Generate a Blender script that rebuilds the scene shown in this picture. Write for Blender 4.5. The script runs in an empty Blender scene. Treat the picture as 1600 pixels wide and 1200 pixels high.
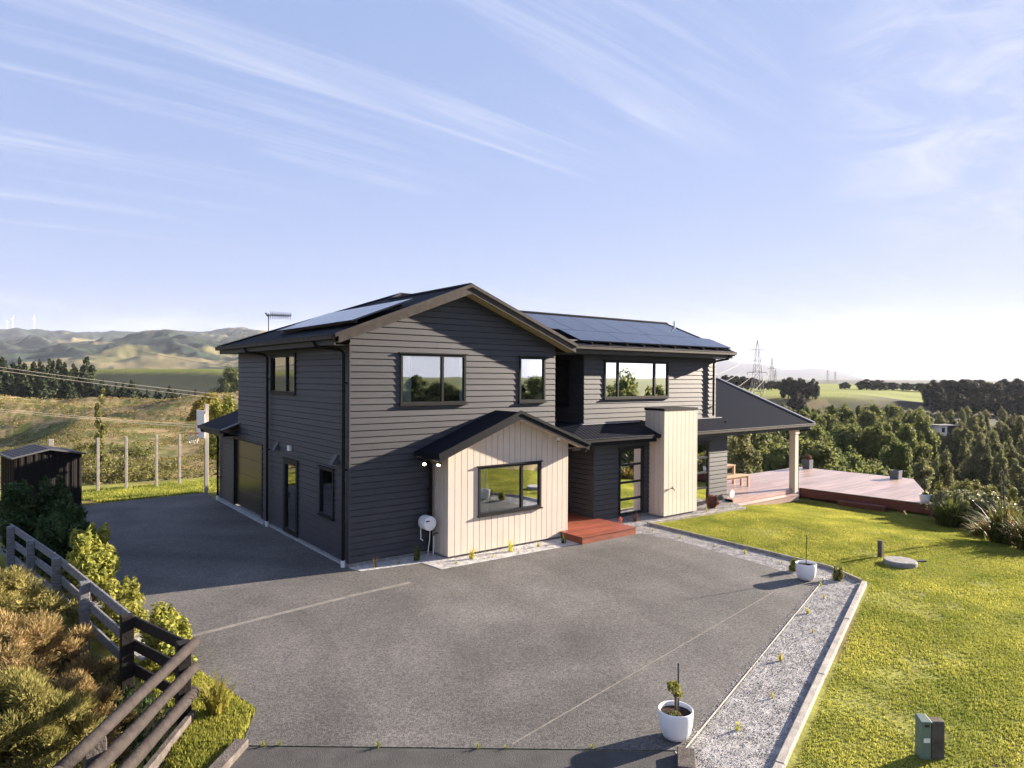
import bpy, math, random
import numpy as np
from mathutils import Vector, Matrix
R=math.radians
sc=bpy.context.scene; COL=sc.collection
rng=np.random.default_rng(7); random.seed(7)

# ---------------------------------------------------------------- camera
F=1065.539; YAW,PIT,ROL=R(37.7808),R(-0.577),R(0.33); CAM=Vector((-6.465,-14.243,4.3))
fw=Vector((math.sin(YAW)*math.cos(PIT),math.cos(YAW)*math.cos(PIT),math.sin(PIT)))
rt=Vector((math.cos(YAW),-math.sin(YAW),0)); up=rt.cross(fw)
r2=rt*math.cos(ROL)+up*math.sin(ROL); u2=-rt*math.sin(ROL)+up*math.cos(ROL)
cd=bpy.data.cameras.new('camera'); cam=bpy.data.objects.new('camera',cd); COL.objects.link(cam)
cam.matrix_world=Matrix(((r2.x,u2.x,-fw.x,CAM.x),(r2.y,u2.y,-fw.y,CAM.y),(r2.z,u2.z,-fw.z,CAM.z),(0,0,0,1)))
cd.sensor_width=36; cd.lens=36*F/1600; cd.clip_end=80000; cd.clip_start=.1; sc.camera=cam
def spot(u,Z):            # ground position seen Z metres ahead of the photo's viewpoint
    f=Vector((math.sin(YAW),math.cos(YAW),0)); p=CAM+f*Z+rt*((u-800)/F*Z); return p.x,p.y
def hz(u,v,Z): return 4.3-(v-(589.3+(u-800)*.0058))/F*Z

# ---------------------------------------------------------------- materials
def mat(name,base=(.5,.5,.5),rough=.7,spec=.5,metal=0,noise=0,nscale=5,bump=0,bscale=50,island=0,trans=0,emit=None,c2=None,stretch=None,coat=0):
    m=bpy.data.materials.new(name); m.use_nodes=True; nt=m.node_tree; N=nt.nodes; L=nt.links
    b=N['Principled BSDF']; b.inputs['Base Color'].default_value=(*base,1); b.inputs['Roughness'].default_value=rough
    b.inputs['Specular IOR Level'].default_value=spec; b.inputs['Metallic'].default_value=metal; b.inputs['Coat Weight'].default_value=coat
    tc=N.new('ShaderNodeTexCoord'); src=tc.outputs['Object']
    if stretch:
        mp=N.new('ShaderNodeMapping'); mp.inputs['Scale'].default_value=stretch; L.new(src,mp.inputs['Vector']); src=mp.outputs['Vector']
    col=None
    if noise or c2:
        n=N.new('ShaderNodeTexNoise'); n.inputs['Scale'].default_value=nscale; n.inputs['Detail'].default_value=8; n.inputs['Roughness'].default_value=.65; L.new(src,n.inputs['Vector'])
        r=N.new('ShaderNodeValToRGB'); r.color_ramp.elements[0].position=.3; r.color_ramp.elements[1].position=.7
        c2_=c2 or tuple(min(1,c*(1+noise)) for c in base); c1_=base if c2 else tuple(c*(1-noise) for c in base)
        r.color_ramp.elements[0].color=(*c1_,1); r.color_ramp.elements[1].color=(*c2_,1); L.new(n.outputs['Fac'],r.inputs['Fac']); col=r.outputs['Color']
    if island:
        g=N.new('ShaderNodeNewGeometry'); h=N.new('ShaderNodeHueSaturation'); mr=N.new('ShaderNodeMapRange'); mr.inputs['To Min'].default_value=1-island; mr.inputs['To Max'].default_value=1+island
        L.new(g.outputs['Random Per Island'],mr.inputs['Value']); L.new(mr.outputs['Result'],h.inputs['Value'])
        if col: L.new(col,h.inputs['Color'])
        else: h.inputs['Color'].default_value=(*base,1)
        oi=N.new('ShaderNodeObjectInfo'); mr2=N.new('ShaderNodeMapRange'); mr2.inputs['To Min'].default_value=.485; mr2.inputs['To Max'].default_value=.515
        L.new(oi.outputs['Random'],mr2.inputs['Value']); L.new(mr2.outputs['Result'],h.inputs['Hue']); col=h.outputs['Color']
    if col: L.new(col,b.inputs['Base Color'])
    if bump:
        n=N.new('ShaderNodeTexNoise'); n.inputs['Scale'].default_value=bscale; n.inputs['Detail'].default_value=6; L.new(src,n.inputs['Vector'])
        bp=N.new('ShaderNodeBump'); bp.inputs['Strength'].default_value=bump; bp.inputs['Distance'].default_value=.02; L.new(n.outputs['Fac'],bp.inputs['Height']); L.new(bp.outputs['Normal'],b.inputs['Normal'])
    if emit: b.inputs['Emission Color'].default_value=(*emit[0],1); b.inputs['Emission Strength'].default_value=emit[1]
    if trans:
        out=N['Material Output']; t=N.new('ShaderNodeBsdfTranslucent'); mx=N.new('ShaderNodeMixShader'); mx.inputs['Fac'].default_value=trans
        if col: L.new(col,t.inputs['Color'])
        else: t.inputs['Color'].default_value=(*base,1)
        L.new(b.outputs['BSDF'],mx.inputs[1]); L.new(t.outputs['BSDF'],mx.inputs[2]); L.new(mx.outputs['Shader'],out.inputs['Surface'])
    return m
def ribbed(name,base,rough,axis,scale,metal=.0,spec=.02):     # profiled metal sheet
    m=mat(name,base,rough,spec,metal); nt=m.node_tree; N=nt.nodes; L=nt.links; b=N['Principled BSDF']
    tc=N.new('ShaderNodeTexCoord'); w=N.new('ShaderNodeTexWave'); w.bands_direction=axis; w.inputs['Scale'].default_value=scale
    bp=N.new('ShaderNodeBump'); bp.inputs['Strength'].default_value=.45; bp.inputs['Distance'].default_value=.02
    L.new(tc.outputs['Object'],w.inputs['Vector']); L.new(w.outputs['Fac'],bp.inputs['Height']); L.new(bp.outputs['Normal'],b.inputs['Normal'])
    return m
def glass(name,tint,fac):
    m=bpy.data.materials.new(name); m.use_nodes=True; N=m.node_tree.nodes; L=m.node_tree.links; N.clear()
    o=N.new('ShaderNodeOutputMaterial'); mx=N.new('ShaderNodeMixShader'); g=N.new('ShaderNodeBsdfGlossy'); t=N.new('ShaderNodeBsdfTransparent'); f=N.new('ShaderNodeFresnel')
    g.inputs['Roughness'].default_value=.01; g.inputs['Color'].default_value=(.95,.97,1,1); t.inputs['Color'].default_value=(*tint,1); f.inputs['IOR'].default_value=1.55
    ma=N.new('ShaderNodeMath'); ma.operation='ADD'; ma.inputs[1].default_value=fac; ma.use_clamp=True
    nz=N.new('ShaderNodeTexNoise'); nz.inputs['Scale'].default_value=.9; bp=N.new('ShaderNodeBump'); bp.inputs['Strength'].default_value=.05; bp.inputs['Distance'].default_value=.02
    L.new(nz.outputs['Fac'],bp.inputs['Height']); L.new(bp.outputs['Normal'],g.inputs['Normal'])
    L.new(f.outputs['Fac'],ma.inputs[0]); L.new(ma.outputs[0],mx.inputs['Fac']); L.new(t.outputs[0],mx.inputs[1]); L.new(g.outputs[0],mx.inputs[2]); L.new(mx.outputs[0],o.inputs['Surface'])
    return m
M={}
M['board']=mat('charcoal_weatherboard',(.038,.039,.047),.55,.4,island=.09,noise=.20,nscale=2.5,bump=.12,bscale=30,stretch=(1,1,6))
M['cream']=mat('cream_cladding',(.60,.52,.43),.6,.3,island=.025,noise=.06,nscale=1.6)
M['roof']=ribbed('dark_metal_roof',(.013,.015,.022),.6,'X',2.1)
M['roofy']=ribbed('dark_metal_roof_side',(.013,.015,.022),.6,'Y',2.1)
M['flash']=mat('pale_metal_flashing',(.33,.33,.35),.4,.5,metal=.4,noise=.2,nscale=8)
M['trim']=mat('weathered_brown_trim',(.036,.031,.030),.6,.12,c2=(.075,.063,.056),nscale=7)
M['trimd']=mat('dark_trim',(.013,.014,.017),.6,.1,noise=.15,nscale=10)
M['fascia']=mat('grey_fascia',(.07,.069,.071),.6,.15,noise=.1,nscale=4)
M['soffit']=mat('olive_soffit',(.42,.34,.18),.8,.2,noise=.08,nscale=4)
M['pipe']=mat('dark_downpipe',(.008,.007,.007),.5,.15,noise=.1)
M['frame']=mat('black_window_frame',(.016,.016,.017),.5,.15,noise=.1)
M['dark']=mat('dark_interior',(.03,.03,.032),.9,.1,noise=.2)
M['curtain']=mat('pale_curtain',(.62,.68,.68),.9,.1,noise=.06,nscale=3)
M['glass']=glass('window_glass',(.88,.92,.92),.24)
M['glassd']=glass('dim_window_glass',(.8,.84,.78),.14)
M['garage']=mat('gloss_garage_door',(.040,.030,.018),.30,.5,noise=.08)
M['panel']=mat('solar_cell_glass',(.020,.026,.045),.14,.55,noise=.08,nscale=1.2)
M['white']=mat('white_paint',(.78,.78,.78),.4,.5,noise=.03)
M['conc']=mat('pale_concrete',(.24,.235,.225),.85,.2,noise=.25,nscale=9,bump=.3,bscale=60)
M['lamp']=mat('lit_lamp',(1,.9,.7),.5,emit=((1,.78,.42),7))
M['deckred']=mat('oiled_red_deck_timber',(.23,.062,.034),.5,.4,noise=.35,nscale=2.2,island=.18,stretch=(.7,6,6))
M['deckside']=mat('red_deck_side',(.15,.05,.035),.65,.3,noise=.3,nscale=3,stretch=(1,1,8))
M['deckpink']=mat('weathered_deck_timber',(.40,.28,.25),.34,.5,noise=.25,nscale=1.2,island=.13,stretch=(.6,5,5))
M['teak']=mat('pale_teak',(.55,.38,.25),.6,.3,noise=.15,nscale=5,stretch=(1,6,6))
M['fencew']=mat('weathered_grey_rail',(.19,.19,.20),.85,.2,noise=.45,nscale=9,stretch=(1,1,4),bump=.4)
M['fenced']=mat('dark_stained_timber',(.018,.015,.014),.75,.2,noise=.5,nscale=12,bump=.3)
M['log']=mat('brown_round_rail',(.030,.025,.024),.8,.12,c2=(.055,.046,.042),nscale=9,bump=.5,bscale=25,stretch=(1,1,1))
M['sleeper']=mat('grey_sleeper',(.11,.095,.085),.9,.1,noise=.4,nscale=7,bump=.5)
M['shed']=ribbed('dark_shed_steel',(.022,.02,.019),.4,'X',2.6)
M['shedr']=ribbed('brown_shed_roof',(.03,.026,.027),.4,'X',2.6)
M['post']=mat('pale_timber_post',(.36,.33,.29),.85,.1,noise=.2,nscale=6,stretch=(4,4,1))
M['steel']=mat('galvanised_steel',(.085,.088,.095),.6,.4,metal=0,noise=.1)
M['wire']=mat('pale_wire',(.22,.20,.17),.5,.5,noise=.05)
M['planter']=mat('grey_fibre_planter',(.13,.135,.145),.8,.3,noise=.2,nscale=8)
M['soil']=mat('potting_soil',(.045,.03,.02),.95,.1,noise=.5,nscale=30,bump=.8,bscale=40)
M['bark']=mat('brown_bark',(.10,.075,.055),.9,.1,noise=.4,nscale=12,bump=.5)
M['green']=mat('green_cabinet_steel',(.13,.19,.155),.55,.4,noise=.12,nscale=6)
M['metalblk']=mat('black_metal',(.02,.02,.02),.45,.5,noise=.1)
M['pink']=mat('coral_pink_flower',(.75,.22,.16),.8,.2,noise=.2,island=.3)
def leafm(n,c,c2,ns=1.5,tr=.35,isl=.35,rough=.7): return mat(n,c,rough,.2,c2=c2,nscale=ns,island=isl,trans=tr)
M['pine']=leafm('pine_needles',(.020,.032,.014),(.055,.068,.026),.6,.2)
M['gum']=leafm('gum_foliage',(.042,.062,.020),(.22,.235,.07),.28,.5)
M['gum2']=leafm('pale_poplar_foliage',(.07,.085,.035),(.26,.25,.11),.3,.5)
M['mac']=leafm('macrocarpa_foliage',(.028,.032,.022),(.085,.075,.045),.3,.25)
M['gold']=leafm('golden_foliage',(.16,.14,.025),(.30,.24,.05),.8,.45)
M['hedge']=leafm('dark_hedge_leaves',(.028,.055,.018),(.06,.10,.03),3,.3)
M['euon']=leafm('yellow_green_leaves',(.09,.13,.03),(.42,.40,.08),5,.4)
M['manuka']=leafm('golden_manuka_sprays',(.15,.115,.05),(.40,.26,.12),2.2,.35,.4)
M['manukag']=leafm('olive_manuka_sprays',(.14,.14,.045),(.34,.28,.09),2.2,.35,.4)
M['flax']=leafm('flax_blades',(.05,.075,.018),(.15,.17,.045),3,.35,.45,.6)
M['flaxo']=leafm('rusty_flax_blades',(.16,.09,.03),(.28,.15,.05),3,.35,.45,.6)
M['scrub']=leafm('pale_scrub_leaves',(.09,.10,.03),(.24,.22,.07),2,.35,.4)
M['scrubw']=leafm('silver_scrub_leaves',(.12,.13,.06),(.36,.34,.18),3,.35,.4,.4)
M['heath']=leafm('russet_heath_leaves',(.12,.065,.04),(.25,.14,.10),8,.3,.4)
M['yel']=leafm('yellow_seedling_leaves',(.34,.36,.04),(.6,.5,.08),20,.4,.3)
M['grass']=leafm('lawn_blades',(.15,.185,.030),(.44,.41,.085),.7,.45,.45,.7)
M['tuss']=leafm('dry_tussock',(.17,.15,.045),(.38,.28,.11),.35,.3,.4,.8)
# asphalt with wear, gravel
m=mat('exposed_aggregate',(.090,.086,.082),.8,.25,c2=(.136,.128,.120),nscale=.5,bump=.55,bscale=90); M['asph']=m
nt=m.node_tree;N=nt.nodes;L=nt.links;b=N['Principled BSDF']
tc=N.new('ShaderNodeTexCoord');n1=N.new('ShaderNodeTexVoronoi');n1.inputs['Scale'].default_value=55;L.new(tc.outputs['Object'],n1.inputs['Vector'])
n3=N.new('ShaderNodeTexNoise');n3.inputs['Scale'].default_value=26;n3.inputs['Detail'].default_value=3;L.new(tc.outputs['Object'],n3.inputs['Vector'])
rr=N.new('ShaderNodeMapRange');rr.inputs['From Min'].default_value=.3;rr.inputs['From Max'].default_value=.7;rr.inputs['To Min'].default_value=.78;rr.inputs['To Max'].default_value=1.24;L.new(n3.outputs['Fac'],rr.inputs['Value'])
vv=N.new('ShaderNodeSeparateColor');L.new(n1.outputs['Color'],vv.inputs['Color'])
r3=N.new('ShaderNodeMapRange');r3.inputs['To Min'].default_value=.62;r3.inputs['To Max'].default_value=1.4;L.new(vv.outputs['Red'],r3.inputs['Value'])
n4=N.new('ShaderNodeTexNoise');n4.inputs['Scale'].default_value=.22;n4.inputs['Detail'].default_value=5;n4.inputs['Distortion'].default_value=1.2;L.new(tc.outputs['Object'],n4.inputs['Vector'])
r4=N.new('ShaderNodeMapRange');r4.inputs['From Min'].default_value=.35;r4.inputs['From Max'].default_value=.65;r4.inputs['To Min'].default_value=.80;r4.inputs['To Max'].default_value=1.2;L.new(n4.outputs['Fac'],r4.inputs['Value'])
mm=N.new('ShaderNodeMath');mm.operation='MULTIPLY';L.new(rr.outputs[0],mm.inputs[0]);L.new(r3.outputs[0],mm.inputs[1])
m5=N.new('ShaderNodeMath');m5.operation='MULTIPLY';L.new(mm.outputs[0],m5.inputs[0]);L.new(r4.outputs[0],m5.inputs[1])
wv=N.new('ShaderNodeTexWave');wv.wave_type='RINGS';wv.rings_direction='Z';wv.inputs['Scale'].default_value=.16;wv.inputs['Distortion'].default_value=3.5;wv.inputs['Detail'].default_value=3;wv.inputs['Detail Scale'].default_value=.6
mpw=N.new('ShaderNodeMapping');mpw.inputs['Location'].default_value=(9,3,0);L.new(tc.outputs['Object'],mpw.inputs['Vector']);L.new(mpw.outputs['Vector'],wv.inputs['Vector'])
r7=N.new('ShaderNodeMapRange');r7.inputs['From Min'].default_value=.62;r7.inputs['From Max'].default_value=1;r7.inputs['To Min'].default_value=1;r7.inputs['To Max'].default_value=.88;L.new(wv.outputs['Fac'],r7.inputs['Value'])
n8=N.new('ShaderNodeTexNoise');n8.inputs['Scale'].default_value=1.7;n8.inputs['Detail'].default_value=2;L.new(tc.outputs['Object'],n8.inputs['Vector'])
r8=N.new('ShaderNodeMapRange');r8.inputs['From Min'].default_value=.66;r8.inputs['From Max'].default_value=.74;r8.inputs['To Min'].default_value=1;r8.inputs['To Max'].default_value=.84;L.new(n8.outputs['Fac'],r8.inputs['Value'])
m6=N.new('ShaderNodeMath');m6.operation='MULTIPLY';L.new(r7.outputs[0],m6.inputs[0]);L.new(r8.outputs[0],m6.inputs[1])
m7=N.new('ShaderNodeMath');m7.operation='MULTIPLY';L.new(m5.outputs[0],m7.inputs[0]);L.new(m6.outputs[0],m7.inputs[1]);m5=m7
hs=N.new('ShaderNodeHueSaturation');L.new(b.inputs['Base Color'].links[0].from_socket,hs.inputs['Color']);L.new(m5.outputs[0],hs.inputs['Value']);L.new(hs.outputs['Color'],b.inputs['Base Color'])
M['asphd']=mat('darker_road_seal',(.062,.06,.058),.85,.3,noise=.25,nscale=3,bump=.5,bscale=120)
M['sand']=mat('sandy_joint_line',(.20,.185,.165),.9,.1,noise=.3,nscale=6)
M['gravel']=mat('white_gravel_bed',(.12,.118,.115),.9,.2,c2=(.48,.46,.44),nscale=5,bump=.5,bscale=60)
M['gravelw']=mat('clean_white_gravel_bed',(.34,.33,.32),.9,.2,c2=(.68,.66,.64),nscale=8,bump=.4,bscale=60)
M['stone']=mat('white_gravel_stone',(.13,.125,.12),.85,.2,c2=(.62,.59,.56),nscale=2.2,island=.5)
M['edge']=mat('pale_timber_edging',(.34,.31,.27),.85,.2,noise=.35,nscale=5,bump=.4)
M['kerbt']=mat('pale_concrete_strip',(.36,.37,.38),.85,.2,noise=.2,nscale=5)

# ---------------------------------------------------------------- mesh helpers
class MB:
    def __init__(s): s.v=[];s.f=[]
    def add(s,vs,fs):
        o=len(s.v); s.v+=[tuple(p) for p in vs]; s.f+=[tuple(o+i for i in f) for f in fs]; return s
    def quad(s,*p): return s.add(p,[tuple(range(len(p)))])
    def box(s,x0,x1,y0,y1,z0,z1):
        return s.add([(x,y,z) for z in (z0,z1) for y in (y0,y1) for x in (x0,x1)],[(0,2,3,1),(4,5,7,6),(0,1,5,4),(2,6,7,3),(0,4,6,2),(1,3,7,5)])
    def lbox(s,fr,a0,a1,n0,n1,z0,z1):      # box in a wall frame: along, outward, up
        P=lambda a,n,z:(fr[0][0]+fr[1][0]*a+fr[2][0]*n,fr[0][1]+fr[1][1]*a+fr[2][1]*n,z)
        return s.add([P(a,n,z) for z in (z0,z1) for n in (n0,n1) for a in (a0,a1)],[(0,2,3,1),(4,5,7,6),(0,1,5,4),(2,6,7,3),(0,4,6,2),(1,3,7,5)])
    def beam(s,p0,p1,w,h,upv=(0,0,1)):     # rectangular bar between two points
        p0,p1=Vector(p0),Vector(p1); d=(p1-p0).normalized(); a=d.cross(Vector(upv)); a=a.normalized() if a.length>1e-4 else Vector((1,0,0)); c=a.cross(d)
        return s.add([p+a*(w/2*i)+c*(h/2*j) for p in (p0,p1) for i,j in ((-1,-1),(1,-1),(1,1),(-1,1))],[(0,3,2,1),(4,5,6,7),(0,1,5,4),(1,2,6,5),(2,3,7,6),(3,0,4,7)])
    def tube(s,pts,r,n=8,cap=True):
        pts=[Vector(p) for p in pts]; rs=r if isinstance(r,(list,tuple)) else [r]*len(pts); o=len(s.v)
        for i,p in enumerate(pts):
            d=(pts[min(i+1,len(pts)-1)]-pts[max(i-1,0)]).normalized(); a=d.cross(Vector((.13,.21,1)) if abs(d.z)<.95 else Vector((1,.1,0))).normalized(); c=d.cross(a)
            s.v+=[tuple(p+(a*math.cos(t)+c*math.sin(t))*rs[i]) for t in [2*math.pi*k/n for k in range(n)]]
        for i in range(len(pts)-1):
            for k in range(n): s.f.append((o+i*n+k,o+i*n+(k+1)%n,o+(i+1)*n+(k+1)%n,o+(i+1)*n+k))
        if cap: s.f.append(tuple(o+k for k in range(n))[::-1]); s.f.append(tuple(o+(len(pts)-1)*n+k for k in range(n)))
        return s
    def lathe(s,prof,c=(0,0,0),n=32):
        o=len(s.v)
        for r,z in prof: s.v+=[(c[0]+r*math.cos(2*math.pi*k/n),c[1]+r*math.sin(2*math.pi*k/n),c[2]+z) for k in range(n)]
        for i in range(len(prof)-1):
            for k in range(n): s.f.append((o+i*n+k,o+i*n+(k+1)%n,o+(i+1)*n+(k+1)%n,o+(i+1)*n+k))
        return s
    def slab(s,pts,t):                      # polygon with thickness t below
        n=len(pts); return s.add(list(pts)+[(p[0],p[1],p[2]-t) for p in pts],[tuple(range(n)),tuple(range(n,2*n))[::-1]]+[(i,i+n,(i+1)%n+n,(i+1)%n) for i in range(n)])
    def build(s,name,m,parent=None,smooth=False,bevel=0):
        me=bpy.data.meshes.new(name); me.from_pydata(s.v,[],s.f); me.validate(); me.materials.append(m)
        o=bpy.data.objects.new(name,me); COL.objects.link(o)
        if parent: o.parent=parent
        if smooth: me.shade_smooth()
        if bevel: bv=o.modifiers.new('bevel','BEVEL'); bv.width=bevel; bv.segments=2; bv.limit_method='ANGLE'
        return o
def npmesh(name,V,k,m,parent=None):        # islands of k vertices each, one face per island
    V=np.ascontiguousarray(V,dtype=np.float32).reshape(-1,3); nf=len(V)//k
    me=bpy.data.meshes.new(name); me.vertices.add(len(V)); me.vertices.foreach_set('co',V.ravel())
    me.loops.add(len(V)); me.loops.foreach_set('vertex_index',np.arange(len(V),dtype=np.int32))
    me.polygons.add(nf); me.polygons.foreach_set('loop_start',np.arange(0,len(V),k,dtype=np.int32)); me.update(calc_edges=True); me.materials.append(m)
    o=bpy.data.objects.new(name,me); COL.objects.link(o)
    if parent: o.parent=parent
    return o
def tag(o,label=None,cat=None,group=None,kind=None):
    if label:o['label']=label
    if cat:o['category']=cat
    if group:o['group']=group
    if kind:o['kind']=kind
    return o
def thing(name,label,cat,loc=(0,0,0),rz=0,group=None):
    o=bpy.data.objects.new(name,None); o.empty_display_size=.2; COL.objects.link(o); o.location=loc; o.rotation_euler=(0,0,rz); return tag(o,label,cat,group)
def dup(root,loc,rz=0,s=None,label=None,group=None):
    r=root.copy(); COL.objects.link(r); r.location=loc; r.rotation_euler=(0,0,rz)
    if s: r.scale=s if isinstance(s,tuple) else (s,s,s)
    if label: r['label']=label
    if group: r['group']=group
    for ch in list(root.children):
        c=ch.copy(); COL.objects.link(c); c.parent=r
        for g in ch.children:
            d=g.copy(); COL.objects.link(d); d.parent=c
    return r

# ---------------------------------------------------------------- terrain
def vnoise(x,y,seed=0):
    xi=np.floor(x).astype(np.int64); yi=np.floor(y).astype(np.int64); fx=x-xi; fy=y-yi; fx=fx*fx*(3-2*fx); fy=fy*fy*(3-2*fy)
    def h(a,b):
        n=(a*374761393+b*668265263+seed*1274126177)&0x7fffffff; n=((n^(n>>13))*1274126177)&0x7fffffff; return ((n^(n>>16))&0xffff)/65535.
    return (h(xi,yi)*(1-fx)+h(xi+1,yi)*fx)*(1-fy)+(h(xi,yi+1)*(1-fx)+h(xi+1,yi+1)*fx)*fy
def fbm(x,y,sc_,o=5,seed=0,ridged=False):
    a=1;t=0;s=0
    for i in range(o):
        n=vnoise(x/sc_*2**i+17.3*i,y/sc_*2**i-9.1*i,seed+i); n=1-abs(2*n-1) if ridged else n
        t=t+a*n; s+=a; a*=.5
    return t/s
def sm(a,b,x): t=np.clip((x-a)/(b-a),0,1); return t*t*(3-2*t)
YARD=[(-40,-50),(-40,15.6),(3,16.2),(14,12),(22.5,6),(25,2.8),(24.9,-2.2),(19.6,-5.2),(17.2,-6.6),(14.9,-8.8),(13.5,-12),(13,-20),(14,-50)]
def sdist(x,y,poly):                       # distance outside polygon (0 inside)
    x=np.asarray(x,float);y=np.asarray(y,float); d=np.full(x.shape,1e9); ins=np.zeros(x.shape,bool); n=len(poly)
    for i in range(n):
        ax,ay=poly[i];bx,by=poly[(i+1)%n]; ex,ey=bx-ax,by-ay; t=np.clip(((x-ax)*ex+(y-ay)*ey)/(ex*ex+ey*ey),0,1)
        d=np.minimum(d,np.hypot(x-ax-t*ex,y-ay-t*ey)); c=((ay>y)!=(by>y)); xx=ax+(y-ay)/np.where(abs(ey)<1e-9,1e-9,ey)*ex; ins^=(c&(x<xx))
    return np.where(ins,0,d)
LT=np.array([(0,0),(24,0),(29,-.9),(36,-2.3),(46,-3.0),(62,-3.0),(92,-1.5),(100,-2.6),(118,-9),(138,-11),(165,-3.6),(182,-2.0),(205,-9),(240,-15),(300,-15),(470,-12),(520,-3),(560,8.6),(640,9.5),(950,9),(1150,-5),(1500,12),(2100,62),(2500,95),(2900,90),(3600,205),(4200,275),(5200,200),(7500,60),(20000,0)])
RT=np.array([(0,0),(28,-.3),(40,-7),(58,-15.5),(100,-17),(180,-16),(250,-13.5),(300,-12),(335,-4.5),(360,-3.2),(600,-2.2),(900,-2),(1100,-6),(3000,-3),(6500,0),(8500,10),(10000,10),(20000,0)])
def terrain(x,y):
    x=np.asarray(x,float);y=np.asarray(y,float); dx=x-CAM.x;dy=y-CAM.y; D=np.hypot(dx,dy)+1e-6; az=np.degrees(np.arctan2(dx,dy))
    rel=np.clip(az-math.degrees(YAW),-75,75); u=800+F*np.tan(np.radians(rel)); front=1-sm(55,85,np.abs((az-math.degrees(YAW)+180)%360-180))
    Z=D*np.cos(np.radians(np.clip(rel,-45,45)))
    zl=np.interp(Z,LT[:,0],LT[:,1]); zr=np.interp(Z,RT[:,0],RT[:,1])
    # left hills: knolls, gullies
    n=fbm(x,y,60,4,3); zl=zl+(n-.5)*15*sm(85,150,Z)*(1-sm(215,300,Z))+(fbm(x,y,14,3,5)-.5)*1.6*sm(34,50,Z)*(1-sm(95,220,Z))
    zl=zl-sm(0,1,(130-u)/150)*sm(60,90,Z)*(1-sm(110,150,Z))*3.2
    rd=fbm(x,y,800,6,11,True); r2_=fbm(x,y,260,4,17,True); r3_=fbm(x,y,110,3,19,True); zl=zl+((rd-.62)*170+(r2_-.6)*95+(r3_-.6)*30)*sm(1150,2000,Z)*(1-.55*sm(3300,4300,Z))
    und=fbm(x,y,160,4,21); zl=zl+(und-.5)*10*sm(430,520,Z)*(1-sm(560,600,Z))
    # right far range
    prof=np.interp(u,[900,1100,1125,1160,1200,1225,1250,1280,1300,1320,1340,1360,1700],[.9,.95,.86,.68,.56,.40,.44,.47,.36,.26,.10,.02,.0])
    zr=np.where(Z>6800,zr*0+np.interp(Z,[6800,9000,11500],[0,1,0])*prof*325+(fbm(x,y,1000,5,31)-.5)*40*sm(7000,8500,Z)*prof,zr)
    zr=zr+(fbm(x,y,35,4,41)-.5)*3.5*sm(60,90,Z)*(1-sm(300,330,Z))
    sc2=fbm(x,y,90,4,43); zr=zr-sc2*9*sm(1300,1480,u)*sm(300,330,Z)*(1-sm(380,520,Z))
    w=sm(480,1050,u); z=zl*(1-w)+zr*w
    z=z*front+(1-front)*(-.3+np.clip(D-26,0,400)*.006+(fbm(x,y,80,4,51)-.5)*np.clip(D-25,0,60)*.03)
    yard=-.32*sm(12.5,18,x)-.5*sm(-5.0,-9.5,x)*sm(9,5,y)-.25*sm(-4.7,-5.3,x)*sm(9,4,y)*sm(-40,-7,y)
    d=sdist(x,y,YARD); k=sm(0,1,d/(5.+21*sm(500,1000,u)*front))
    right=sm(600,1100,u)*front; drop=-np.minimum(.62*d,15.5)
    zz=yard*(1-k)+z*k; zz=np.where((right>.5)&(d>0)&(Z<58),np.minimum(zz,yard+drop),zz)
    zz=np.where(d<=0,yard,zz)
    return zz
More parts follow.
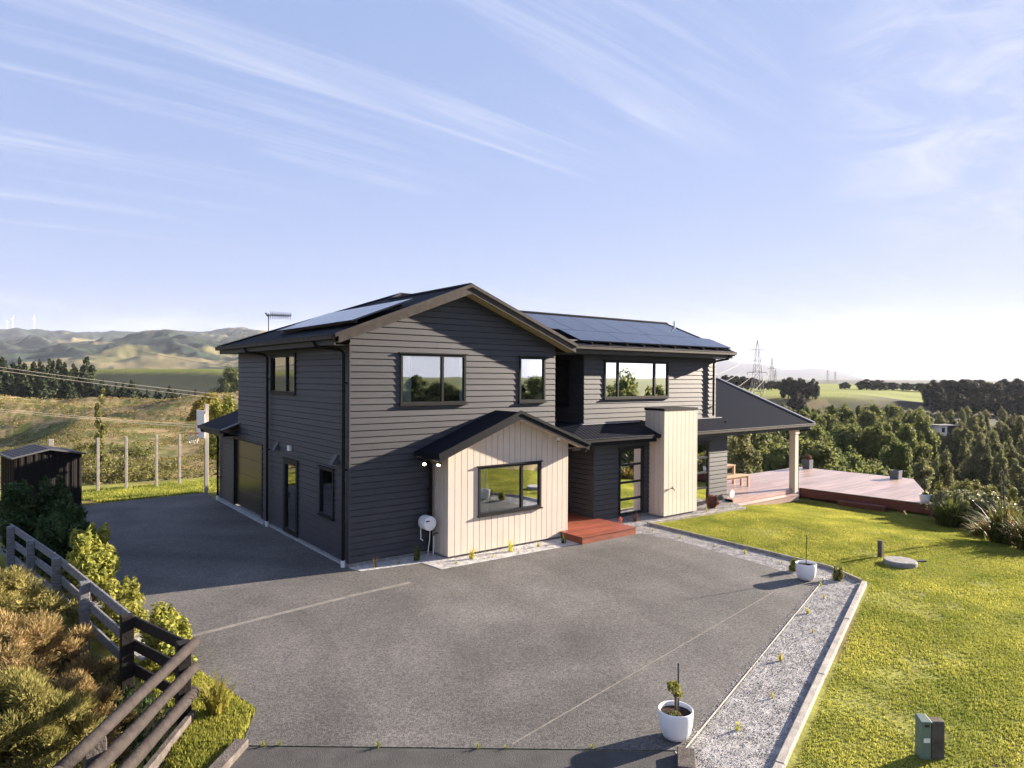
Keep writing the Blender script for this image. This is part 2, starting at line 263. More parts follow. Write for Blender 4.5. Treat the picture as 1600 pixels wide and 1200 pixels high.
def make_terrain():
    yaw=math.degrees(YAW); th=np.concatenate([np.arange(yaw-180,yaw-42,2.0),np.arange(yaw-42,yaw+42,.14),np.arange(yaw+42,yaw+180,2.0)])
    r=np.concatenate([[0.01],np.exp(np.arange(math.log(.8),math.log(60),.025)),np.exp(np.arange(math.log(60.5),math.log(5200),.0125)),np.exp(np.linspace(math.log(5300),math.log(19500),34))]); 
    T,Rr=np.meshgrid(np.radians(th),r); X=CAM.x+Rr*np.sin(T); Y=CAM.y+Rr*np.cos(T); Z=terrain(X,Y)
    nr,nth=X.shape; V=np.stack([X,Y,Z],-1).reshape(-1,3).astype(np.float32)
    i=np.arange(nr-1)[:,None]*nth; j=np.arange(nth)[None,:]; j2=(j+1)%nth
    Fc=np.stack([i+j,i+nth+j,i+nth+j2,i+j2],-1).reshape(-1,4).astype(np.int32)
    me=bpy.data.meshes.new('ground'); me.vertices.add(len(V)); me.vertices.foreach_set('co',V.ravel()); me.loops.add(Fc.size); me.loops.foreach_set('vertex_index',Fc.ravel()); me.polygons.add(len(Fc)); me.polygons.foreach_set('loop_start',np.arange(0,Fc.size,4,dtype=np.int32)); me.update(calc_edges=True); me.shade_smooth()
    x,y=X.ravel(),Y.ravel(); D=np.hypot(x-CAM.x,y-CAM.y); az=np.degrees(np.arctan2(x-CAM.x,y-CAM.y)); rel=np.clip(az-yaw,-75,75); u=800+F*np.tan(np.radians(rel)); Zd=D*np.cos(np.radians(np.clip(rel,-45,45)))
    c=lambda *a: np.array(a)[None,:]
    lawn=c(.20,.20,.045)*np.ones((len(x),1)); n1=fbm(x,y,1.5,3,61)[:,None]; n2=fbm(x,y,14,4,62)[:,None]; n3=fbm(x,y,3.5,3,63)[:,None]
    lawn=lawn*(.8+.5*n2); dirt=sm(.55,.68,n1); lawn=lawn*(1-dirt*.6)+c(.16,.11,.06)*dirt*.6
    n6=(.5*n3+.5*fbm(x,y,.8,3,64)[:,None]); rough=c(.105,.115,.034)*(1-sm(.42,.58,n6))+c(.27,.20,.10)*sm(.42,.58,n6)
    rough=rough*(.5+1.0*n2)
    d=sdist(x,y,YARD); k=sm(.2,1.8,d)[:,None]; col=lawn*(1-k)+rough*k
    val=c(.045,.05,.022)*(1-sm(.5,.62,n2))+c(.17,.125,.07)*sm(.5,.62,n2)
    rgt=(sm(700,1000,u)*sm(24,36,Zd))[:,None]; col=col*(1-rgt)+val*rgt
    pad=c(.15,.17,.035)*(.8+.5*fbm(x,y,60,4,71)[:,None])
    bank=c(.04,.045,.025)*(.8+.5*n2)
    pl=sm(543,556,Zd)[:,None]*(1-sm(960,1100,Zd))[:,None]; fz=(sm(420,470,Zd)*(1-sm(543,556,Zd)))[:,None]
    wL=(1-sm(480,1050,u))[:,None]; colL=col*(1-fz)+bank*fz; colL=colL*(1-pl)+pad*pl
    ff=fbm(x,y,300,6,81); forest=sm(.455,.475,.6*ff+.4*fbm(x,y,90,4,85)+.05*sm(2900,3600,Zd))[:,None]; tan=c(.19,.16,.08)*(.45+1.1*fbm(x,y,60,5,82)[:,None]); fo=c(.030,.045,.032)*(.4+1.2*fbm(x,y,30,3,83)[:,None])
    grn=c(.14,.16,.05); gmix=sm(.58,.66,fbm(x,y,700,3,84))[:,None]*.35; hill=(tan*(1-gmix)+grn*gmix)*(1-forest)+fo*forest
    hk=sm(1080,1250,Zd)[:,None]; colL=colL*(1-hk)+hill*hk
    pr=sm(318,345,Zd)[:,None]; scar=sm(1290,1420,u)[:,None]*sm(250,300,Zd)[:,None]*(1-sm(352,385,Zd+25*(fbm(x,y,25,3,91)-.5)))[:,None]
    colR=col*(1-pr)+pad*1.15*pr; colR=colR*(1-scar)+c(.04,.038,.03)*scar; far=sm(850,1300,Zd)[:,None]; fp=c(.07,.075,.05)*(.6+.8*fbm(x,y,250,4,92)[:,None]); colR=colR*(1-far)+fp*far
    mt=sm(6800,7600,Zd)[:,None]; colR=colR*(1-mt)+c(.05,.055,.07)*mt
    col=colL*wL+colR*(1-wL); back=(np.abs((az-yaw+180)%360-180)>80)[:,None]; col=np.where(back&(D[:,None]>20),c(.11,.13,.03)*(.7+.6*n2),col)
    at=me.color_attributes.new('tint','FLOAT_COLOR','POINT'); at.data.foreach_set('color',np.concatenate([np.clip(col,0,1),np.ones((len(x),1))],1).astype(np.float32).ravel())
    m=mat('ground_cover',(.2,.2,.1),.95,.1,bump=.7,bscale=14); Nn=m.node_tree.nodes; Ll=m.node_tree.links; a=Nn.new('ShaderNodeAttribute'); a.attribute_name='tint'
    tc=Nn.new('ShaderNodeTexCoord'); nz=Nn.new('ShaderNodeTexNoise'); nz.inputs['Scale'].default_value=1.1; nz.inputs['Detail'].default_value=10; nz.inputs['Roughness'].default_value=.7; Ll.new(tc.outputs['Object'],nz.inputs['Vector'])
    mr=Nn.new('ShaderNodeMapRange'); mr.inputs['From Min'].default_value=.3; mr.inputs['From Max'].default_value=.7; mr.inputs['To Min'].default_value=.55; mr.inputs['To Max'].default_value=1.4; Ll.new(nz.outputs['Fac'],mr.inputs['Value'])
    h=Nn.new('ShaderNodeHueSaturation'); Ll.new(a.outputs['Color'],h.inputs['Color']); Ll.new(mr.outputs[0],h.inputs['Value']); Ll.new(h.outputs['Color'],Nn['Principled BSDF'].inputs['Base Color'])
    me.materials.append(m); o=bpy.data.objects.new('ground',me); COL.objects.link(o); return tag(o,'rolling green and tan farmland around the yard, lawn by the house','ground',kind='structure')
make_terrain()
def gz(x,y): return float(terrain(np.array([x]),np.array([y]))[0])

# ================================================================ HOUSE
house=thing('house','two storey charcoal weatherboard house with solar panels and a cream gabled bay, beside the driveway','house')
def pieces(name,m,*bs):
    for b in bs: MB().box(*b).build(name,M[m],house)
def fr(o,d,n): return (o,d,n)
FRONT=fr((0,0),(1,0),(0,-1)); LEFT=fr((0,0),(0,1),(-1,0))
def P3(f,a,n,z): return (f[0][0]+f[1][0]*a+f[2][0]*n,f[0][1]+f[1][1]*a+f[2][1]*n,z)
jr=random.Random(3)
def siding(f,zlo,zhi,xr,ops,phase=.1,C=.148,lip=.020):
    mb=MB(); z=phase
    while z+C<=zlo+1e-6: z+=C
    while z-C>=zlo-1e-6 or z>zlo+1e-6: z-=C
    while z<zhi:
        a,b=z,z+C; cuts=sorted({max(a,zlo),min(b,zhi)}|{q for o in ops for q in (o[2],o[3]) if a<q<b})
        off=lambda q:.004+lip*(b-q)/C
        for z0,z1 in zip(cuts,cuts[1:]):
            if z1-z0<1e-4: continue
            L0,R0=xr(z0);L1,R1=xr(z1)
            if R0-L0<.02: continue
            if R1<L1: L1=R1=(L1+R1)/2
            iv=[(L0,R0,L1,R1)]
            for o in ops:
                if o[2]<=z0+1e-5 and o[3]>=z1-1e-5:
                    nv=[]
                    for s in iv:
                        if o[1]<=s[0] or o[0]>=s[1]: nv.append(s); continue
                        if o[0]>s[0]: nv.append((s[0],o[0],s[2],o[0]))
                        if o[1]<s[1]: nv.append((o[1],s[1],o[1],s[3]))
                    iv=nv
            for s in iv:
                g=.013 if abs(z0-a)<1e-5 and z1-z0>.03 else 0
                mb.quad(P3(f,s[0],off(z0+g),z0+g),P3(f,s[1],off(z0+g),z0+g),P3(f,s[3],off(z1),z1),P3(f,s[2],off(z1),z1))
                if g: mb.quad(P3(f,s[0],-.03,z0+g),P3(f,s[1],-.03,z0+g),P3(f,s[1],off(z0+g),z0+g),P3(f,s[0],off(z0+g),z0+g)); mb.quad(P3(f,s[0],-.03,z0),P3(f,s[1],-.03,z0),P3(f,s[1],-.03,z0+g),P3(f,s[0],-.03,z0+g)); mb.quad(P3(f,s[0],-.03,z0),P3(f,s[1],-.03,z0),P3(f,s[1],.004,z0),P3(f,s[0],.004,z0))
                # end caps of the sloping board
                for q,q1 in ((s[0],s[2]),(s[1],s[3])): mb.quad(P3(f,q,0,z0),P3(f,q,off(z0),z0),P3(f,q1,off(z1),z1),P3(f,q1,0,z1))
        Lm,Rm=xr(a+C/2)
        if Rm-Lm>2 and jr.random()<.4:
            q=jr.uniform(Lm+.4,Rm-.4)
            if not any(o[0]-.1<q<o[1]+.1 and o[3]>a and o[2]<b for o in ops): mb.quad(P3(f,q,off(a+.014)+.0015,a+.014),P3(f,q+.012,off(a+.014)+.0015,a+.014),P3(f,q+.012,off(b)+.0015,b),P3(f,q,off(b)+.0015,b))
        z+=C
    return mb
def vclad(f,a0,a1,zlo,ztop,ops,W=.18,G=.014):
    mb=MB(); n=max(1,round((a1-a0)/W)); W=(a1-a0)/n
    for i in range(n):
        for x0,x1,off in ((a0+i*W,a0+(i+1)*W-G,.016),(a0+(i+1)*W-G,a0+(i+1)*W,.002)):
            iv=[(zlo,None)]; segs=[]
            hit=[o for o in ops if o[1]>x0+1e-4 and o[0]<x1-1e-4]
            xs=sorted({x0,x1}|{min(max(q,x0),x1) for o in hit for q in (o[0],o[1])})
            for xa,xb in zip(xs,xs[1:]):
                if xb-xa<1e-4: continue
                o=[o for o in hit if o[0]<=xa+1e-4 and o[1]>=xb-1e-4]
                if o:
                    mb.quad(P3(f,xa,off,zlo),P3(f,xb,off,zlo),P3(f,xb,off,o[0][2]),P3(f,xa,off,o[0][2])); mb.quad(P3(f,xa,off,o[0][3]),P3(f,xb,off,o[0][3]),P3(f,xb,off,ztop(xb)),P3(f,xa,off,ztop(xa)))
                else: mb.quad(P3(f,xa,off,zlo),P3(f,xb,off,zlo),P3(f,xb,off,ztop(xb)),P3(f,xa,off,ztop(xa)))
            cut=[o for o in ops if o[0]-1e-4<x0<o[1]+1e-4]
            for q0,q1 in ([(zlo,cut[0][2]),(cut[0][3],ztop(x0))] if cut else [(zlo,ztop(x0))]): mb.quad(P3(f,x0,.002,q0),P3(f,x0,.016,q0),P3(f,x0,.016,q1),P3(f,x0,.002,q1))
    mb.quad(P3(f,a0,0,zlo),P3(f,a1,0,zlo),P3(f,a1,.016,zlo),P3(f,a0,.016,zlo))
    return mb
def window(f,a0,a1,z0,z1,mull=(),trans=(),curt=(),label=None,deep=.5,name='window',g='glass',proud=.045,sill=True,fw_=.055):
    mb=MB(); w=fw_; B=lambda *q: mb.lbox(f,*q)
    B(a0,a0+w,-.06,proud,z0,z1); B(a1-w,a1,-.06,proud,z0,z1); B(a0+w,a1-w,-.06,proud,z0,z0+w); B(a0+w,a1-w,-.06,proud,z1-w,z1)
    for q in mull: B(q-.03,q+.03,-.055,proud-.008,z0+w,z1-w)
    ms=[a0+w]+[q for q in mull]+[a1-w]
    for q in trans: B(a0+w,a1-w,-.052,proud-.012,q-.03,q+.03)
    if sill: B(a0-.03,a1+.03,.0,.085,z0-.035,z0-.003)
    B(a0-.04,a1+.04,.0,.075,z1+.003,z1+.03)
    fo=mb.build(name,M['frame'],house)
    if label: fo['label']=label
    p=MB(); p.lbox(f,a0+w,a1-w,-.012,-.004,z0+w,z1-w); p.build('pane',M[g],fo)
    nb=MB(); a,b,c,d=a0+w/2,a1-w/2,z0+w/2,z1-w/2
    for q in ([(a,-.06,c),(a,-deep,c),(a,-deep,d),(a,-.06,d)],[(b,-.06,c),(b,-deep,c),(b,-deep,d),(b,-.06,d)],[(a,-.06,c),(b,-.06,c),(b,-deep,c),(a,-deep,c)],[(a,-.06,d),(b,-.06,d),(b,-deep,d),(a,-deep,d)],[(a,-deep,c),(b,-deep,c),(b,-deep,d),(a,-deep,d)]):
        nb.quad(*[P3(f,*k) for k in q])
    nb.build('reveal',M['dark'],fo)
    for ca,cb in curt:
        cm=MB(); n=max(4,int((cb-ca)/.035)); pts=[(ca+(cb-ca)*i/n,-.045+.014*math.sin(i*2.1)) for i in range(n+1)]
        for (xa,na),(xb,nb_) in zip(pts,pts[1:]): cm.quad(P3(f,xa,na,z0+w),P3(f,xb,nb_,z0+w),P3(f,xb,nb_,z1-w),P3(f,xa,na,z1-w))
        cm.build('curtain',M['curtain'],fo,smooth=True)
    return fo
const=lambda a,b:(lambda z:(a,b))
# --- main block front gable wall
g_top=6.38; gs=.386
def gxr(z):
    if z<=5.02: return (0,6.08)
    t=(g_top-z)/gs; return (max(0,3.0-t),min(6.08,3.0+t))
W1=[(1.25,3.09,3.64,4.84),(4.8,5.7,3.64,4.84)]
siding(FRONT,.1,g_top,gxr,W1,phase=.104).build('weatherboard_wall',M['board'],house)
window(FRONT,*W1[0],mull=(2.41,),curt=((1.34,1.58),(2.95,3.03)),label='large upstairs window in the front gable')
window(FRONT,*W1[1],curt=((5.54,5.64),),label='narrow upstairs window near the right end of the front gable')
# --- left (garage) side
WL=[(3.1,4.15,.1,2.07),(.81,1.66,.97,2.11),(3.3,5.21,3.83,4.86),(5.97,8.87,.1,2.28)]
siding(LEFT,.1,5.02,lambda z:(0,8.39) if z>2.72 else (0,10.6),WL,phase=.104).build('weatherboard_wall',M['board'],house)
window(LEFT,*WL[1],label='small frosted downstairs window on the garage side',curt=((.87,1.6),))
window(LEFT,*WL[2],mull=(3.97,),curt=((3.98,4.1),),label='upstairs window on the garage side')
d=window(LEFT,*WL[0],label='glazed side door beside the garage',name='door',sill=False,fw_=.13,curt=((3.25,3.6),))
MB().lbox(LEFT,4.03,4.06,.05,.1,1.0,1.15).build('handle',M['steel'],d)
gd=MB(); 
for i in range(4): gd.lbox(LEFT,6.02,8.82,-.09,-.06,.12+i*.53,.12+i*.53+.522)
gdo=gd.build('garage_door',M['garage'],house,bevel=.006); gf=MB()
gf.lbox(LEFT,5.97,6.02,-.12,.03,.1,2.28).lbox(LEFT,8.82,8.87,-.12,.03,.1,2.28).lbox(LEFT,6.02,8.82,-.12,.03,2.24,2.28); gf.build('door_frame',M['frame'],gdo)
# other walls: right side of main block, lean-to end, back walls
RM=fr((6.08,0),(0,1),(1,0)); siding(RM,.1,5.02,const(0,2.0),[],phase=.104).build('weatherboard_wall',M['board'],house)
BK=fr((0,8.39),(1,0),(0,1)); siding(BK,2.6,5.02,const(0,8.2),[],phase=.104).build('weatherboard_wall',M['board'],house)
BL=fr((0,10.6),(1,0),(0,1)); siding(BL,.1,2.6,const(0,8.2),[],phase=.104).build('weatherboard_wall',M['board'],house)
RB=fr((14.05,0),(0,1),(1,0))
siding(RB,2.8,6.25,lambda z:(.45,5.6) if z<5.02 else (max(.45,3.0-(6.35-z)/gs),min(5.6,3.0+(6.35-z)/gs)),[],phase=.104).build('weatherboard_wall',M['board'],house)
siding(RB,.1,2.8,const(-.05,6.2),[],phase=.104).build('weatherboard_wall',M['board'],house)
# --- right block upper storey (set back) with recess beside the main gable
RF=fr((0,.45),(1,0),(0,-1)); W3=[(8.46,11.46,3.665,4.815)]
siding(RF,2.93,5.02,const(7.62,14.05),W3,phase=.104).build('weatherboard_wall',M['board'],house)
window(RF,*W3[0],mull=(9.06,10.77),curt=((9.8,10.2),(11.2,11.4)),label='wide three-light upstairs window over the chimney side',deep=.7)
RS=fr((7.62,.45),(0,1),(-1,0)); siding(RS,2.9,5.02,const(0,1.6),[(.62,1.40,3.44,4.80)],phase=.104).build('weatherboard_wall',M['board'],house)
window(RS,.62,1.40,3.44,4.80,label='narrow upstairs window inside the dark recess',curt=((.72,1.30),),deep=.3,g='glassd')
RC=fr((0,2.0),(1,0),(0,-1)); W4=[(6.3,8.17-.55,3.45,4.8)]
siding(RC,2.9,5.02,const(6.08,7.62),[],phase=.104).build('weatherboard_wall',M['board'],house)
# --- lower storey front of the right block
GF=fr((0,-.05),(1,0),(0,-1)); W5=[(8.60,9.69,.16,2.18),(11.75,13.0,.10,2.14)]
siding(GF,.1,2.45,const(7.57,14.05),W5,phase=.104).build('weatherboard_wall',M['board'],house)
window(GF,*W5[0],trans=(.62,1.13,1.66),curt=((9.45,9.6),),label='tall four-pane downstairs window left of the chimney',g='glassd',sill=False)
window(GF,*W5[1],trans=(.60,1.12,1.63),curt=((12.72,12.92),),label='tall four-pane downstairs window right of the chimney',g='glassd',sill=False)
ES=fr((7.57,-.05),(0,1),(-1,0)); siding(ES,.1,2.6,const(0,1.75),[],phase=.104).build('weatherboard_wall',M['board'],house)
EB=fr((0,1.7),(1,0),(0,-1)); siding(EB,.1,2.6,const(6.08,7.57),[(6.35,7.35,.2,2.25)],phase=.104).build('weatherboard_wall',M['board'],house)
window(EB,6.35,7.35,.2,2.25,label='front door at the back of the porch',name='door',sill=False,fw_=.16,g='glassd')
MB().box(6.08,7.57,-.45,1.7,2.44,2.47).build('porch_ceiling',M['fascia'],house)
# --- cream bay
bz=lambda x: 3.30-.386*abs(x-4.03); b0,b1,by=2.16,5.92,-.70
BF=fr((0,by),(1,0),(0,-1)); W6=[(3.0,4.98,.935,2.11)]
vclad(BF,b0,b1,.07,bz,W6).build('cream_wall',M['cream'],house)
window(BF,*W6[0],mull=(4.35,),curt=((3.06,3.36),(4.86,4.93)),label='wide window in the cream bay',g='glassd')
vclad(fr((b0,by),(0,1),(-1,0)),0,-by,.07,lambda a:2.56,[]).build('cream_wall',M['cream'],house)
vclad(fr((b1,by),(0,1),(1,0)),0,-by,.07,lambda a:2.56,[]).build('cream_wall',M['cream'],house)
pieces('corner_board','cream',(b0-.017,b0+.03,by-.018,by+.03,.07,2.56),(b1-.03,b1+.017,by-.018,by+.03,.07,2.56))
# --- chimney
cx0,cx1,cy0,cy1,cz=9.98,11.56,-.64,.12,3.29
vclad(fr((0,cy0),(1,0),(0,-1)),cx0,cx1,.07,lambda a:cz,[],W=.2).build('chimney',M['cream'],house)
ch=vclad(fr((cx0,cy0),(0,1),(-1,0)),0,cy1-cy0,.07,lambda a:cz,[],W=.19); ch.add(*[vclad(fr((cx1,cy0),(0,1),(1,0)),0,cy1-cy0,.07,lambda a:cz,[],W=.19).__dict__[k] for k in ('v','f')]); ch.quad((cx0,cy1,.1),(cx1,cy1,.1),(cx1,cy1,cz),(cx0,cy1,cz))
ch.build('chimney',M['cream'],house)
MB().box(cx0-.03,cx1+.03,cy0-.03,cy1+.02,cz,cz+.075).build('chimney_cap',M['trimd'],house)
pieces('corner_board','cream',(cx0-.017,cx0+.03,cy0-.018,cy0+.02,.07,cz),(cx1-.02,cx1+.017,cy0-.018,cy0+.02,.07,cz))
tp=MB(); tp.tube([(10.31,cy0-.02,.9),(10.31,cy0-.10,.9),(10.33,cy0-.13,.84)],.017); tp.tube([(10.27,cy0-.07,.95),(10.36,cy0-.07,.95)],.012); tp.tube([(10.31,cy0-.07,.9),(10.31,cy0-.07,.95)],.012); tp.build('garden_tap',M['metalblk'],house)
# --- corner posts and footing
MB().lbox(FRONT,-.024,.012,-.01,.026,.1,5.05).build('corner_board',M['fascia'],house)
MB().box(-.01,6.07,.012,.2,-.4,.098).box(-.01,.2,.2,10.55,-.4,.098).box(7.6,14.0,-.03,.2,-.4,.098).box(13.8,14.03,.2,6,-.4,.098).box(2.2,5.88,-.66,.011,-.4,.066).box(10.02,11.5,-.6,-.031,-.4,.066).build('footing',M['conc'],house)
MB().box(-.12,-.012,5.6,10.6,-.1,.07).build('threshold',M['kerbt'],house); MB().box(-.045,-.0115,.1,5.6,-.1,.05).build('threshold',M['kerbt'],house)
# --- roofs
zl=lambda x:5.19+.386*(x+.53); T=.035
rL=MB().slab([(-.53,-.37,zl(-.53)),(3.0,-.37,zl(3)),(3.0,3.85,zl(3)),(3.72,4.57,zl(3.72)),(-.53,8.82,zl(-.53))],T)
rL.build('roof',M['roofy'],house)
zr_=lambda x:zl(3)-.386*(x-3)
MB().slab([(3.003,-.37,zl(3)),(6.5,-.37,zr_(6.5)),(3.6,2.9,zr_(3.6)),(3.003,3.85,zl(3))],T).build('roof',M['roofy'],house)
zf=lambda y:5.22+.386*(y+.05)
MB().slab([(6.35,-.05,zf(-.05)),(14.47,-.05,zf(-.05)),(14.47,3.0,zf(3)),(3.3,3.0,zf(3))],T).build('roof',M['roof'],house)
MB().slab([(3.3,3.003,zf(3)),(14.47,3.003,zf(3)),(14.47,6.05,zf(-.05)),(6.6,6.05,zf(-.05))],T).build('roof',M['roof'],house)
MB().slab([(3.003,3.853,zl(3)),(5.5,3.1,6.28),(6.4,2.6,6.1),(4.4,4.57,6.83),(3.72,4.57,6.83)],T).slab([(4.403,4.57,6.83),(6.5,2.47,6.02),(8.6,4,5.2),(8.6,8.82,5.2)],T).build('roof',M['roofy'],house)
MB().slab([(-.53,8.823,zl(-.53)),(3.72,4.573,6.83),(4.4,4.573,6.83),(8.6,8.823,5.2)],T).build('roof',M['roof'],house)
rc=MB(); rc.tube([(3.0,-.38,zl(3)+.01),(3.0,3.85,zl(3)+.01)],.05,6); rc.tube([(3.0,3.85,zl(3)),(3.72,4.57,6.845),(4.4,4.57,6.845)],.05,6); rc.tube([(3.3,3.0,zf(3)+.01),(14.48,3.0,zf(3)+.01)],.05,6); rc.tube([(3.72,4.57,6.84),(-.53,8.82,5.2)],.045,6); rc.build('ridge_cap',M['trimd'],house)
# front gable barge boards, their metal capping, soffits
def barge(pts,y,h,mt,nm='barge_board',th=.03):
    mb=MB()
    for p,q in zip(pts,pts[1:]):
        mb.add([(p[0],y,p[1]),(q[0],y,q[1]),(q[0],y,q[1]-h),(p[0],y,p[1]-h),(p[0],y+th,p[1]),(q[0],y+th,q[1]),(q[0],y+th,q[1]-h),(p[0],y+th,p[1]-h)],[(0,3,2,1),(4,5,6,7),(0,1,5,4),(3,7,6,2),(0,4,7,3),(1,2,6,5)])
    return mb.build(nm,M[mt],house)
barge([(-.44,zl(-.44)-.012),(3,zl(3)-.012),(6.5,zr_(6.5)-.012)],-.40,.20,'trim')
barge([(-.53,zl(-.53)+.03),(3,zl(3)+.03),(6.53,zr_(6.53)+.03)],-.44,.085,'trim','roof_edge_flashing',.06)
sf=MB(); hh=.185
sf.slab([(-.44,-.37,zl(-.44)-hh),(3,-.37,zl(3)-hh),(3,.0,zl(3)-hh),(-.44,.0,zl(-.44)-hh)],.01); sf.slab([(3,-.37,zl(3)-hh),(6.5,-.37,zr_(6.5)-hh),(6.5,.0,zr_(6.5)-hh),(3,.0,zl(3)-hh)],.01); sf.build('soffit',M['soffit'],house)
# eave fascia + gutters
def gutter(p,q,mt='trim',r=.06,h=.17,back=(0,0),fas='fascia',inset=.08):
    p,q=Vector(p),Vector(q); d=(q-p).normalized(); b=Vector((back[0],back[1],0))
    mb=MB(); mb.beam(p+b*.06+Vector((0,0,-.055)),q+b*.06+Vector((0,0,-.055)),.115,.10); mb.beam(p+Vector((0,0,-.004))-b*.002,q+Vector((0,0,-.004))-b*.002,.02,.02); mb.build('gutter',M[mt],house,bevel=.012)
    f_=MB(); f_.beam(p+d*inset+b*.135+Vector((0,0,-h/2-.05)),q-d*inset+b*.135+Vector((0,0,-h/2-.05)),.03,h); f_.build('fascia',M[fas],house)
gutter((-.60,-.33,5.20),(-.60,8.86,5.20),back=(1,0)); gutter((6.46,-.12,5.22),(14.5,-.12,5.22),back=(0,-1) if 0 else (0,1))
pieces('soffit','fascia',(-.45,0,.002,8.8,4.985,4.995),(6.081,14.4,-.0,.45,4.985,4.995),(6.081,7.62,.451,2.0,4.985,4.995),(14.06,14.42,.451,5.6,4.985,4.995))
MB().add([(14.475,-.05,zf(-.05)+.02),(14.475,3,zf(3)+.02),(14.475,6.05,zf(-.05)+.02),(14.475,6.05,zf(-.05)-.16),(14.475,3,zf(3)-.16),(14.475,-.05,zf(-.05)-.16)],[(0,1,4,5),(1,2,3,4)]).build('barge_board',M['trim'],house)
# bay roof
yb0=-1.06; rz=lambda x:3.44-.386*abs(x-4.03)
MB().slab([(1.68,yb0,rz(1.68)),(4.03,yb0,3.44),(4.03,0,3.44),(1.68,0,rz(1.68))],T).build('roof',M['roofy'],house)
MB().slab([(4.033,yb0,3.44),(6.38,yb0,rz(6.38)),(6.38,0,rz(6.38)),(4.033,0,3.44)],T).build('roof',M['roofy'],house)
barge([(1.68,rz(1.68)-.01),(4.03,3.43),(6.38,rz(6.38)-.01)],yb0-.02,.165,'trimd'); barge([(1.65,rz(1.65)+.035),(4.03,3.475),(6.41,rz(6.41)+.035)],yb0-.05,.075,'trimd','roof_edge_flashing',.055)
sf=MB(); hh=.15
sf.slab([(1.68,yb0+.01,rz(1.68)-hh),(4.03,yb0+.01,3.44-hh),(4.03,by,3.44-hh),(1.68,by,rz(1.68)-hh)],.01); sf.slab([(4.03,yb0+.01,3.44-hh),(6.38,yb0+.01,rz(6.38)-hh),(6.38,by,rz(6.38)-hh),(4.03,by,3.44-hh)],.01)
sf.box(5.937,6.36,by,-.02,2.39,2.40).box(1.7,2.143,by,-.02,2.39,2.40).build('soffit',M['cream'],house)
gutter((1.62,yb0+.02,2.52),(1.62,-.03,2.52),'trimd',back=(1,0),fas='trimd',inset=.01); gutter((6.44,yb0+.02,2.52),(6.44,-.03,2.52),'trimd',back=(-1,0),fas='trimd',inset=.01)
# porch roof and right wing roof (one pitch), split around the chimney
zp=lambda y:2.57+.386*(y+.50)
MB().slab([(6.1,-.50,zp(-.5)),(9.95,-.50,zp(-.5)),(9.95,.47,zp(.47)),(7.6,.47,zp(.47)),(7.6,2.0,zp(.47)),(6.1,2.0,zp(.47))],T).build('roof',M['roof'],house)
MB().slab([(9.95,.125,zp(.125)),(11.59,.125,zp(.125)),(11.59,.47,zp(.47)),(9.95,.47,zp(.47))],T).build('roof',M['roof'],house)
MB().slab([(11.6,-.50,zp(-.5)),(19.03,-.50,zp(-.5)),(19.03,4.4,zp(4.4)),(14.07,4.4,zp(4.4)),(14.07,.44,zp(.44)),(11.6,.44,zp(.44))],T).build('roof',M['roof'],house)
MB().slab([(14.07,4.403,zp(4.4)),(19.03,4.403,zp(4.4)),(19.03,9.2,zp(-.4)),(14.07,9.2,zp(-.4))],T).build('roof',M['roof'],house)
gutter((6.2,-.57,2.575),(9.93,-.57,2.575),'trimd',back=(0,1),fas='trimd'); gutter((11.62,-.57,2.575),(19.06,-.57,2.575),back=(0,1),fas='fascia')
MB().beam((19.05,-.52,zp(-.5)+.03),(19.05,4.4,zp(4.4)+.03),.12,.05).beam((19.05,4.4,zp(4.4)+.03),(19.05,9.2,zp(-.4)+.03),.12,.05).build('roof_edge_flashing',M['flash'],house)
MB().beam((19.0,-.4,zp(-.5)-.10),(19.0,4.4,zp(4.4)-.10),.03,.16).beam((19.0,4.4,zp(4.4)-.1),(19.0,9.2,zp(-.4)-.1),.03,.16).build('barge_board',M['trim'],house)
pieces('soffit','fascia',(14.08,18.9,-.36,9,2.36,2.375),(7.5,14.05,-.36,-.08,2.40,2.41))
pieces('wall_flashing','flash',(7.5,9.96,.32,.42,2.905,2.925),(7.46,7.499,.32,2.0,2.905,2.925),(11.6,14.25,.30,.42,2.90,2.925),(14.08,14.25,.421,4,2.91,2.925))
# lean-to roof over the end of the garage
MB().slab([(-.53,8.30,2.57),(0,8.30,2.775),(0,8.41,2.775),(3.4,8.41,4.087),(3.4,11.15,4.087),(-.53,11.15,2.57)],T).build('roof',M['roofy'],house)
gutter((-.60,8.32,2.575),(-.60,11.15,2.575),back=(1,0)); MB().beam((-.56,8.29,2.575),(.0,8.29,2.79),.05,.045).build('roof_edge_flashing',M['flash'],house)
MB().box(-.45,-.03,8.34,11.1,2.36,2.37).build('soffit',M['fascia'],house)
# veranda post
MB().box(17.88,18.12,-.40,-.16,-.30,2.36).build('post',M['cream'],house,bevel=.01)
MB().box(17.86,18.14,-.42,-.14,2.2,2.36).build('post_cap',M['cream'],house)
